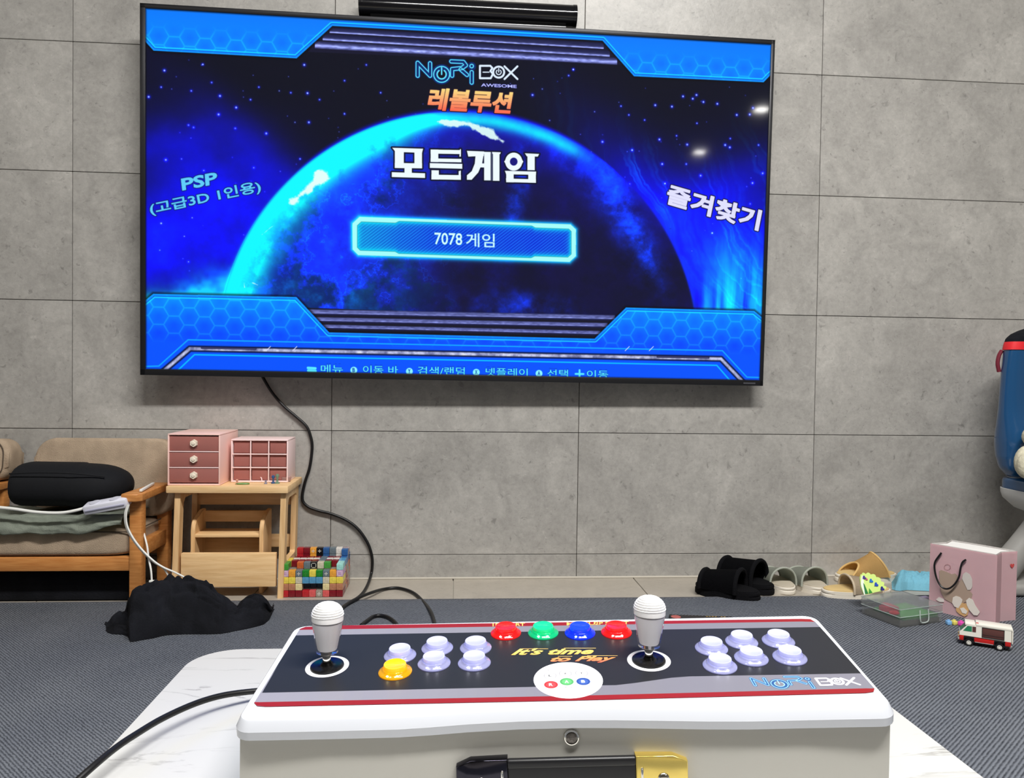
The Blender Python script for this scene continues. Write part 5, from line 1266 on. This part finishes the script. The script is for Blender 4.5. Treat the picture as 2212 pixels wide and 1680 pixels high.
def heart(x, y, s_, rot=.9):
    r = []
    for k in range(20):
        t = 2*PI*k/20; hx = 16*math.sin(t)**3/16; hy = -(13*math.cos(t)-5*math.cos(2*t)-2*math.cos(3*t)-math.cos(4*t))/16; r.append((x+s_*(hx*math.cos(rot)-hy*math.sin(rot)), y+s_*(hx*math.sin(rot)+hy*math.cos(rot))))
    return r
for x, y, s_, c in ((1866, 1247, 4.3, (62, 52, 128)), (1881, 1254, 4.6, (32, 112, 190)), (1892, 1262, 4.8, (30, 70, 180)), (1905, 1271, 5.0, (26, 28, 120)), (1871, 1250, 2.6, (190, 92, 120))): card_c(heart(x, y, s_), c, -.0016 if c[0] != 190 else -.0022, 'printed_heart')
card_c([(1864, 1258), (1867, 1262), (1875, 1281), (1868, 1282)], (34, 120, 60), -.0014, 'printed_leaf'); card_c([(1877, 1270), (1884, 1279), (1876, 1281)], (52, 146, 52), -.0014, 'printed_leaf')

# light blue cloth bundle
pile('folded_cloth', [(1926, 1272, 1262), (1934, 1275, 1240), (1945, 1276, 1233), (1960, 1274, 1234), (1975, 1275, 1237), (1995, 1276, 1238), (2020, 1277, 1238), (2032, 1277, 1262)], .07, mat('light blue towelling', (116, 178, 200), .95, var=.08, bump=.5, bscale=400), .0045, 'light blue folded cloth between the slippers and the pink bag', 'cloth', 70, 30, .35, seed=5, zb=.001)
# small white lilac scraps behind the box
bm = B(); q_ = G(1996, 1290, .012); box(bm, (q_.x, q_.y, .010), (.022, .012, .008), .002, (0, 0, .3)); tag(obj('lilac_eraser', bm, mat('lilac rubber', (176, 164, 196), .6)), 'small lilac block half hidden behind the clear case', 'eraser')

# clear latch case
c1, c2, c3 = G(1861, 1322, .007), G(1944, 1355, .007), G(2034, 1342, .007)
ex = (c3-c2); ey = (c1-c2); ex.z = ey.z = 0
lw, ld = ex.length, ey.length
root = empty('plastic_case', (c2.x, c2.y, .0062), (0, 0, math.atan2(ex.y, ex.x)), 'clear plastic latch case with green sheets and a red heart, beside the pink bag', 'case')
perp = 1 if True else -1
ld = max(.085, ld*.95); hcase = .036
def shell(bm, x0, y0, x1, y1, z0, z1, t, top=False, bottom=False):
    box(bm, ((x0+x1)/2, y0+t/2, (z0+z1)/2), (x1-x0, t, z1-z0)); box(bm, ((x0+x1)/2, y1-t/2, (z0+z1)/2), (x1-x0, t, z1-z0))
    box(bm, (x0+t/2, (y0+y1)/2, (z0+z1)/2), (t, y1-y0-2*t, z1-z0)); box(bm, (x1-t/2, (y0+y1)/2, (z0+z1)/2), (t, y1-y0-2*t, z1-z0))
    if top: box(bm, ((x0+x1)/2, (y0+y1)/2, z1+t/2), (x1-x0, y1-y0, t))
    if bottom: box(bm, ((x0+x1)/2, (y0+y1)/2, z0-t/2), (x1-x0, y1-y0, t))
M_cp = mat('clear polypropylene', (236, 238, 238), .16, trans=.9, ior=1.04, spec=.7)
M_cp2 = mat('frosted rim', (214, 224, 220), .3, trans=.5, ior=1.1)
bm = B(); shell(bm, 0, 0, lw, ld, .001, .020, .0012, bottom=True); obj('lower_shell', bm, M_cp, root, smooth=False)
bm = B(); shell(bm, -.001, -.001, lw+.001, ld+.001, .0205, hcase, .0012, top=True); obj('lid', bm, M_cp, root, smooth=False)
bm = B(); tube(bm, [(-.0012, -.0012, .0205), (lw+.0012, -.0012, .0205), (lw+.0012, ld+.0012, .0205), (-.0012, ld+.0012, .0205), (-.0012, -.0012, .0205)], .0008, 6, 0); tube(bm, [(-.0012, -.0012, hcase), (lw+.0012, -.0012, hcase), (lw+.0012, ld+.0012, hcase), (-.0012, ld+.0012, hcase), (-.0012, -.0012, hcase)], .0007, 6, 0); obj('rim', bm, M_cp2, root)
bm = B(); tube(bm, [(lw*.44, -.0025, .031), (lw*.44, -.004, .012), (lw*.48, -.004, .006), (lw*.60, -.004, .006), (lw*.64, -.004, .012), (lw*.64, -.0025, .031)], .0012, 8, 4); obj('latch', bm, M_cp2, root)
pc = Vector(root.location); yawc = root.rotation_euler.z
def inc(x, y, z): return Vector(root.location)+Matrix.Rotation(yawc, 3, 'Z')@Vector((x, y, z))
bm = B(); box(bm, tuple(inc(lw/2, ld/2, .0058)), (lw-.006, ld-.006, .008), .001, (0, 0, yawc)); tag(obj('card_stack', bm, mat('dark olive card', (92, 90, 78), .8, var=.15, scale=60, stretch=(1, 1, 20))), 'dark olive card stack filling the bottom of the clear case', 'card')
for k, (c, zz_) in enumerate((((70, 130, 84), .0105), ((96, 172, 104), .0128), ((120, 196, 120), .0152))):
    bm = B(); box(bm, tuple(inc(lw*.55, ld*.45, zz_)), (lw*.82, ld*.8, .0016), .0004, (0, 0, yawc+.04*(k-1))); tag(obj('felt_sheet', bm, mat('green felt %d' % k, c, .9)), ('dark green felt sheet, lowest in the clear case', 'mid green felt sheet in the clear case', 'light green felt sheet, topmost in the clear case')[k], 'felt')
bm = B(); hp = heart(0, 0, .020, 0); prism(bm, [(x, -y) for x, y in hp], 0, .010, .002, 2); xf(bm, bm.verts, tuple(inc(lw*.22, ld*.55, .0175)), (0, 0, yawc+.5)); tag(obj('felt_heart', bm, mat('coral felt', (226, 92, 108), .8)), 'coral red heart lying inside the clear case', 'toy')
bm = B(); sph(bm, tuple(inc(lw*.12, ld*.28, .021)), .009, 14, (1.2, 1, .45)); tag(obj('red_bead', bm, mat('red shiny', (228, 40, 62), .25)), 'small shiny red disc at the left corner of the clear case', 'toy')

# ------------------------------------------------------------------ pink paper bag
A_ = G(2006, 1322); B_ = G(2150, 1357); BH = .143
dAB = (B_-A_); dn = Vector((-dAB.y, dAB.x, 0)).normalized()
if dn.y < 0: dn = -dn
dn = (dn+Vector((.35, 0, 0))).normalized()
BD = .075
root = empty('paper_bag', tuple((A_+B_)/2+dn*BD/2), label='pink paper gift bag with black cord handles standing on the rug', cat='bag')
root.location.z = .006
ro = Vector(root.location)
M_bag = mat('pink coated paper', (250, 214, 219), .5, var=.03)
M_bagin = mat('white paper', (236, 234, 230), .7)
z0, z1 = .006, .006+BH
Ctp = B_+dn*BD; Dtp = A_+dn*BD
gus = (B_+Ctp)/2-dAB.normalized()*.010; gus2 = (A_+Dtp)/2+dAB.normalized()*.010
mid = (A_+B_)/2-dn*.004; mid2 = (Dtp+Ctp)/2+dn*.002
loop = [A_, (A_*.75+B_*.25), (A_+B_)/2, (A_*.25+B_*.75), B_, gus, Ctp, mid2, Dtp, gus2]
def wallm(bm, lp, z0, z1, t=.0012, lean=0):
    lo = [bm.verts.new((p_.x, p_.y, z0)) for p_ in lp]; md = [bm.verts.new((p_.x, p_.y, (z0+z1)/2)) for p_ in lp]; hi_ = [bm.verts.new((p_.x, p_.y, z1)) for p_ in lp]; n_ = len(lp)
    for a__, b__ in ((lo, md), (md, hi_)):
        for k in range(n_): bm.faces.new((a__[k], a__[(k+1) % n_], b__[(k+1) % n_], b__[k]))
    return lo
bm = B(); lo = wallm(bm, loop, z0, z1); bm.faces.new(lo[::-1]); bmesh.ops.solidify(bm, geom=list(bm.faces), thickness=.0012); P_('bag_shell', bm, M_bag, smooth=False)
cen_ = sum(loop, Vector())/len(loop)
bm = B(); wallm(bm, [cen_+(p_-cen_)*.965 for p_ in loop], z0+.02, z1+.0015); bmesh.ops.solidify(bm, geom=list(bm.faces), thickness=.0008); P_('white_lining', bm, M_bagin, smooth=False)
bm = B(); f = [bm.verts.new((cen_+(p_-cen_)*.94)+Vector((0, 0, z1-.0015-p_.z+0))) for p_ in loop]; bm.faces.new(f); P_('tissue_fill', bm, M_bagin, smooth=False)
nf = -dn
# picture plane on the front face
ex = dAB.normalized(); FB = basis(Vector((A_.x, A_.y, 0)), ex, Vector((0, 0, 1))); nn_ = FB.to_3x3().col[2]
def bagp(x, y, off): 
    n = np.array(nn_); o = np.array(Vector((A_.x, A_.y, 0)))+n*off; r = ray(x, y); t = ((o-EYEP)@n)/(r@n); return Vector(EYEP+r*t)-ro
def bagpatch(nm, pts, c, off):
    bm = B(); f = [bm.verts.new(bagp(x, y, off)) for x, y in pts]; g_ = [bm.verts.new(bagp(x, y, off-.0006)) for x, y in pts]; bm.faces.new(f); bm.faces.new(g_[::-1])
    for k in range(len(pts)): bm.faces.new((f[k], f[(k+1) % len(pts)], g_[(k+1) % len(pts)], g_[k]))
    return obj(nm, bm, mat('print '+nm+str(c), c, .6), root, smooth=False)
zz = lambda L_: [(1990+x/6, 1140+y/6) for x, y in L_]
sg = 1 if (FB.inverted()@Vector((0, 0, .5))).z > 0 else -1
bagpatch('printed_shape', zz([(232, 560), (260, 545), (330, 570), (395, 600), (440, 590), (470, 620), (490, 700), (540, 640), (620, 800), (665, 860), (640, 940), (520, 980), (400, 975), (300, 920), (255, 830), (240, 720)]), (170, 148, 132), .0012*sg)
bagpatch('printed_shape', zz([(540, 600), (580, 570), (630, 600), (660, 660), (662, 760), (640, 800), (600, 805), (570, 740), (530, 660)]), (206, 198, 192), .0020*sg)
bagpatch('printed_shape', zz([(410, 900), (450, 880), (500, 895), (535, 930), (520, 980), (480, 1040), (430, 1020), (400, 970)]), (226, 216, 206), .0020*sg)
bagpatch('printed_shape', zz([(450, 1040), (520, 970), (590, 980), (620, 1060), (600, 1130), (560, 1150), (500, 1120), (455, 1080)]), (212, 168, 116), .0018*sg)
bagpatch('printed_shape', zz([(580, 940), (620, 905), (670, 930), (700, 1000), (760, 1090), (730, 1135), (680, 1130), (620, 1060), (590, 1000)]), (228, 220, 210), .0024*sg)
bagpatch('printed_shape', zz([(500, 1040), (550, 1030), (600, 1080), (580, 1115), (530, 1100)]), (232, 224, 214), .0026*sg)
bagpatch('printed_shape', zz([(190, 930), (230, 895), (290, 920), (298, 960), (240, 960)]), (226, 218, 212), .0016*sg)
for xx_ in (340,):
    bm = B(); tube(bm, [bagp(1990+(xx_+40*math.cos(t*PI/8))/6, 1140+(508+36*math.sin(t*PI/8))/6, .001*sg) for t in range(17)], .0003, 4, 0); obj('printed_ring', bm, mat('rose ink', (170, 110, 112), .6), root)
sd = (Ctp-gus).normalized(); hcn = gus*.35+Ctp*.65+Vector((0, 0, .006+BH*.80)); nside = Vector((sd.y, -sd.x, 0)).normalized()
bm = B(); hp = heart(0, 0, .0055, 0); f = [bm.verts.new(hcn+sd*x+Vector((0, 0, -y))+nside*.0014-ro) for x, y in hp]; bm.faces.new(f); obj('printed_heart', bm, mat('red ink', (196, 72, 70), .6), root, smooth=False)
# cord handles
hp_ = zz([(262, 322), (225, 370), (180, 440), (172, 520), (195, 640), (240, 735), (300, 785), (370, 780), (440, 720), (490, 630), (510, 520), (535, 445), (580, 410)])
bm = B(); tube(bm, [bagp(x, y, (.004+.006*math.sin(PI*k/(len(hp_)-1)))*sg) for k, (x, y) in enumerate(hp_)], .0019, 8, 5); obj('cord_handle', bm, M_cable, root)
bm = B(); tube(bm, [Dtp.lerp(Ctp, .3)+Vector((0, 0, z1-.012))-ro+dn*.003, Dtp.lerp(Ctp, .35)+Vector((0, 0, z1-.05))-ro+dn*.008, Dtp.lerp(Ctp, .5)+Vector((0, 0, z1-.062))-ro+dn*.009, Dtp.lerp(Ctp, .65)+Vector((0, 0, z1-.05))-ro+dn*.008, Dtp.lerp(Ctp, .7)+Vector((0, 0, z1-.012))-ro+dn*.003], .0019, 8, 5); obj('cord_handle', bm, M_cable, root)

# ------------------------------------------------------------------ toy van
w1, w2 = G(2092.5, 1393.5, .006), G(2158.5, 1404, .006)
ax = (w2-w1); ax.z = 0; wb = ax.length; yawv = math.atan2(ax.y, ax.x)
van = empty('toy_van', (w1.x, w1.y, .006), (0, 0, yawv), 'white and red brick built toy camper van on the rug by the pink bag', 'toy')
S = wb/.066
M_vw = mat('toy white', (236, 232, 220), .3); M_vr = mat('toy red', (188, 34, 32), .3); M_vb = mat('toy black', (22, 22, 24), .45); M_vg = mat('green window', (60, 150, 110), .15, trans=.3, ior=1.2); M_vbr = mat('brown window', (92, 58, 54), .2); M_vgr = mat('toy grey', (150, 150, 150), .4)
def vb(name, boxes, m, parent=van):
    bm = B()
    for c, s_ in boxes: box(bm, tuple(v*S for v in c), tuple(v*S for v in s_), .0006)
    return obj(name, bm, m, parent)
Wv = .042
vb('chassis', [((.034, .020, .010), (.108, Wv, .004))], M_vb)
vb('red_skirt', [((.033, .020, .0165), (.044, Wv, .010)), ((-.016, .020, .0175), (.010, Wv, .013)), ((.084, .020, .0185), (.012, Wv, .012))], M_vr)
vb('side_step', [((.033, .0195, .0112), (.040, Wv+.002, .0016))], M_vgr)
bm = B()
prof = [(-.021, .0235), (.091, .0235), (.091, .052), (.030, .052), (.014, .052), (-.004, .052), (-.019, .034), (-.021, .030)]
m6 = Matrix(((1, 0, 0, 0), (0, 0, 1, 0), (0, 1, 0, 0), (0, 0, 0, 1)))
prism(bm, [(x*S, z*S) for x, z in prof], -.001*S, (Wv-.001)*S, .0005, 1, mat=m6); obj('white_body', bm, M_vw, van, angle=25)
vb('roof', [((.054, .020, .0550), (.078, Wv+.001, .006)), ((.002, .020, .0535), (.022, Wv, .005))], M_vw)
vb('roof_clip', [((.018, .008, .0575), (.006, .006, .003))], M_vr)
bm = B(); prism(bm, [(x*S, z*S) for x, z in [(-.013, .0365), (.006, .0365), (.006, .0500), (-.0035, .0500)]], -.0016*S, -.0004*S, 0, 1, mat=m6); obj('cab_window', bm, M_vg, van, smooth=False)
bm = B(); prism(bm, [(x*S, z*S) for x, z in [(.007, .0365), (.015, .0365), (.015, .0500), (.007, .0500)]], -.0016*S, -.0004*S, 0, 1, mat=m6); obj('cab_window', bm, M_vbr, van, smooth=False)
bm = B(); V_ = [(-.0196*S, .002*S, .0345*S), (-.0196*S, .038*S, .0345*S), (-.0050*S, .038*S, .0515*S), (-.0050*S, .002*S, .0515*S)]; f = [bm.verts.new(v) for v in V_]; bm.faces.new(f); bmesh.ops.solidify(bm, geom=list(bm.faces), thickness=.0006); obj('windscreen', bm, M_vg, van, smooth=False)
vb('side_window', [((.052, -.0012, .0390), (.047, .0012, .0235))], M_vbr)
vb('window_frame', [((.052, -.0018, .0510), (.049, .0016, .0014)), ((.052, -.0018, .0270), (.049, .0016, .0014)), ((.0285, -.0018, .0390), (.0014, .0016, .0240)), ((.0755, -.0018, .0390), (.0014, .0016, .0240))], M_vb)
vb('window_shelf', [((.052, -.0020, .0335), (.045, .0008, .0012))], mat('dark brown bar', (50, 32, 30), .5))
vb('rear_door', [((.0935, .020, .036), (.003, Wv-.006, .034))], M_vw)
vb('bumper', [((-.022, .020, .0135), (.005, Wv-.002, .005)), ((.090, .020, .0120), (.006, Wv-.002, .004))], M_vgr)
vb('headlight', [((-.0222, .006, .0205), (.002, .006, .004)), ((-.0222, .034, .0205), (.002, .006, .004))], mat('amber', (220, 190, 120), .2))
for wx in (0.0, .066):
    for wy, sg2 in ((-.0035, -1), (.0435, 1)):
        bm = B(); cyl(bm, (wx*S, (wy-.004)*S, .0092*S), (wx*S, (wy+.004)*S, .0092*S), .0092*S, n=24); wv_ = obj('wheel', bm, M_vb, van)
        bm = B(); cyl(bm, (wx*S, (wy+sg2*.0035)*S, .0092*S), (wx*S, (wy+sg2*.0046)*S, .0092*S), .0053*S, n=20); obj('hub', bm, M_vw, wv_)
        bm = B(); tube(bm, [((wx+.0036*math.cos(t*PI/8))*S, (wy+sg2*.0048)*S, (.0092+.0036*math.sin(t*PI/8))*S) for t in range(17)], .0004, 5, 0); obj('hub_ring', bm, M_vgr, wv_)
    vb('wheel_arch', [((wx, .020, .0205), (.023, Wv+.001, .003)), ((wx-.0108, .020, .0160), (.0024, Wv+.001, .008)), ((wx+.0108, .020, .0160), (.0024, Wv+.001, .008))], M_vb)
# small beads beside it
for k, (x, y, c, l_) in enumerate(((2049, 1348, (128, 178, 226), 'tiny sky blue toy brick between the clear case and the van'), (2061, 1348, (226, 214, 110), 'tiny yellow and white toy brick, middle of three on the rug'), (2076, 1350, (226, 84, 180), 'tiny magenta toy brick right next to the van'))):
    q_ = G(x, y, .007); bm = B(); box(bm, (q_.x, q_.y, .0105), (.0095, .009, .008), .0012, (0, 0, .2*k)); cyl(bm, (q_.x, q_.y, .0145), (q_.x, q_.y, .0165), .0028, n=12); tag(obj('toy_brick', bm, mat('brick %d' % k, c, .3)), l_, 'toy')

# ------------------------------------------------------------------ blue child seat at right edge
YS = 1.70
lx_ = Wd(2149, 950, YS).x; zt_ = Wd(2200, 722, YS).z; wS = .30; cxs = lx_+wS/2+.045; zs = Wd(2200, 1052, YS-.05).z
root = empty('child_seat', (cxs, YS, 0), label='blue padded child seat with a red strap on a grey stand at the right edge', cat='chair')
ro = Vector(root.location)
M_blue = mat('blue moulded vinyl', (26, 74, 118), .24, coat=.8)
M_shell = mat('light grey shell', (196, 196, 194), .4)
M_stand = mat('grey plastic stand', (150, 148, 144), .5)
EDGE = [(2214, 708), (2196, 714), (2180, 722), (2170, 732), (2165, 745), (2161, 765), (2157, 800), (2153, 850), (2150, 900), (2148, 950), (2149, 985), (2154, 1008), (2166, 1024), (2182, 1034)]
cxs = Wd(2149, 950, YS).x+.150
LV = [(Wd(x, y, YS+.03).z, cxs-Wd(x, y, YS+.03).x) for x, y in EDGE]
zt_ = LV[0][0]
def halfw(z): return float(np.interp(-z, [-v[0] for v in LV], [v[1] for v in LV]))
def halfd(z):
    t = (z-LV[-1][0])/(zt_-LV[-1][0]); return (.034+.018*math.exp(-((t-.24)/.16)**2))*min(1, max(0, (1-t)*9)**.5+.25)*min(1, max(0, t*7)**.5+.35)
def rings_body(bm, z0, z1, n_lv, grow=0.0, cap0=True, cap1=True, n=44):
    R_ = []
    for i in range(n_lv+1):
        z = z0+(z1-z0)*i/n_lv; aw, ad_ = halfw(z)+grow, halfd(z)+grow; row = []
        for k in range(n):
            a_ = 2*PI*k/n; ca, sa = math.cos(a_), math.sin(a_)
            row.append(bm.verts.new((cxs+aw*math.copysign(abs(ca)**.55, ca), YS+.03+ad_*math.copysign(abs(sa)**.8, sa)-.018*max(0, abs(math.copysign(abs(ca)**.55, ca))-.55)/.45, z)))
        R_.append(row)
    for u, v in zip(R_, R_[1:]):
        for k in range(n): bm.faces.new((u[k], u[(k+1) % n], v[(k+1) % n], v[k]))
    if cap0: bm.faces.new(R_[0][::-1])
    if cap1: bm.faces.new(R_[-1])
bm = B(); rings_body(bm, LV[-1][0], zt_, 60); P_('backrest', bm, M_blue, angle=180)
bm = B(); zm = LV[-1][0]+.012; rings_body(bm, zm-.03, zm-.004, 6, .004); P_('rear_shell', bm, M_shell, angle=60)
sw = cxs-Wd(2155, 1060, YS+.045).x
zs = Wd(2200, 1036, YS-.05).z
bm = B(); cushion(bm, (cxs, YS-.035, zs-.024), (sw*2, .175, .046), n=14); P_('seat_pad', bm, M_blue, angle=180)
bm = B(); lathe(bm, [(.0, -.060), (.45, -.056), (.80, -.040), (.99, -.018), (1.022, -.006), (1.025, .004), (1.008, .005), (1.0, -.004), (.0, -.006)], 56, cap=False)
for v in bm.verts:
    r_ = math.hypot(v.co.x, v.co.y)
    if r_ > 1e-6:
        ca, sa = v.co.x/r_, v.co.y/r_; kk = (abs(ca)**6+abs(sa)**6)**(-1/6); v.co.x = ca*kk*r_*(sw+.002); v.co.y = sa*kk*r_*.0895
bmesh.ops.translate(bm, vec=(cxs, YS-.035, zs-.034), verts=bm.verts); P_('seat_shell', bm, M_shell, angle=50)
pA, pB = Wd(2262, 1100, YS-.02), Wd(2150, 1262, YS-.0)
bm = B(); tube(bm, [pA, pA.lerp(pB, .5), Vector((pB.x, pB.y, .035))], lambda t: .024+.010*t, 20, 4); P_('stand_leg', bm, M_stand)
bm = B(); tube(bm, [Vector((2*cxs-pA.x, pA.y, pA.z)), Vector((2*cxs-pB.x, pB.y, .035))], lambda t: .024+.010*t, 20, 0); P_('stand_leg', bm, M_stand)
bm = B(); box(bm, (cxs, YS, .021), (.34, .11, .028), .010, seg=3); P_('stand_foot', bm, M_stand)
zr0, zr1 = Wd(2190, 756, YS+.03).z, Wd(2190, 739, YS+.03).z
bm = B(); rings_body(bm, zr0, zr1, 4, .0025); P_('red_strap', bm, mat('red webbing', (226, 40, 48), .6), angle=60)
bm = B(); rings_body(bm, zr1, zt_+.003, 16, .0022); P_('black_head_cover', bm, M_cloth_black, angle=60)
bm = B(); tube(bm, [Wd(2164, 757, YS+.03), Wd(2158, 768, YS+.03), Wd(2155, 785, YS+.03), Wd(2158, 803, YS+.03)], .0045, 8, 5); P_('strap_tail', bm, mat('dark wine webbing', (112, 26, 44), .7))
# cream knitted doll on the seat
q_ = Wd(2214, 992, YS-.06)
root = empty('plush_doll', (q_.x+.012, YS-.055, zs+.005), label='cream knitted plush doll sitting on the blue child seat, cut by the frame', cat='soft toy')
M_knit = mat('cream knit', (206, 200, 176), .95, var=.12, scale=90, bump=.8, bscale=160)
bm = B(); sph(bm, (0, 0, .036), .030, 24, (1, .8, 1.3)); obj('torso', bm, M_knit, root)
bm = B(); sph(bm, (.012, 0, .094), .024, 20); obj('head', bm, M_knit, root)
for s_ in (-1, 1):
    bm = B(); sph(bm, (s_*.026+.002, -.018, .030), .014, 16, (1, 1.1, 1.8)); obj('arm', bm, M_knit, root)
    bm = B(); sph(bm, (s_*.018, -.030, .013), .015, 16, (.9, 1.7, .85)); obj('leg', bm, M_knit, root)

# thin black flat pack lying behind the controller
p0, p1 = G(1440, 1326, .012), G(1577, 1331, .012); v_ = p1-p0; cx_ = (p0+p1)/2
root = empty('flat_box', (cx_.x, cx_.y-.03, .0065), (0, 0, math.atan2(v_.y, v_.x)), 'flat black box with small gold lettering on the rug behind the controller', 'box')
bm = B(); box(bm, (0, 0, .003), (v_.length*1.0, .055, .006), .001); obj('box_body', bm, mat('matt black card', (36, 32, 32), .6), root)
for k in range(6):
    bm = B(); box(bm, (.012+.0058*k+(.006 if k > 3 else 0), .022, .0063), (.0038, .0016, .0004)); obj('gold_letter', bm, M_gold, root)
bm = B(); cyl(bm, (-v_.length*.5+.012, .012, .0060), (-v_.length*.5+.012, .012, .0064), .010, n=20); obj('red_seal', bm, mat('dusty red print', (172, 92, 86), .7), root)

print('objects', len(bpy.data.objects))
for o_ in list(COL.objects):
    if o_.parent is None and 'label' in o_:
        n_, l_ = o_.name.split('.')[0], o_['label']
        g_ = {'charging_cable': 'white charging cables hanging by the armchair', 'toy_brick': 'tiny toy bricks beside the van', 'felt_sheet': 'green felt sheets in the clear case', 'acrylic_charm': 'small ornaments on the pine stool top', 'armchair': 'small wooden armchairs on the left'}.get(n_)
        if n_ == 'slipper': g_ = ('black' if 'black' in l_ else 'sage grey' if 'sage' in l_ else 'mustard yellow')+' pair of slippers'
        if n_ == 'power_cable' and 'white' not in l_: g_ = 'black cables'
        if g_: o_['group'] = g_
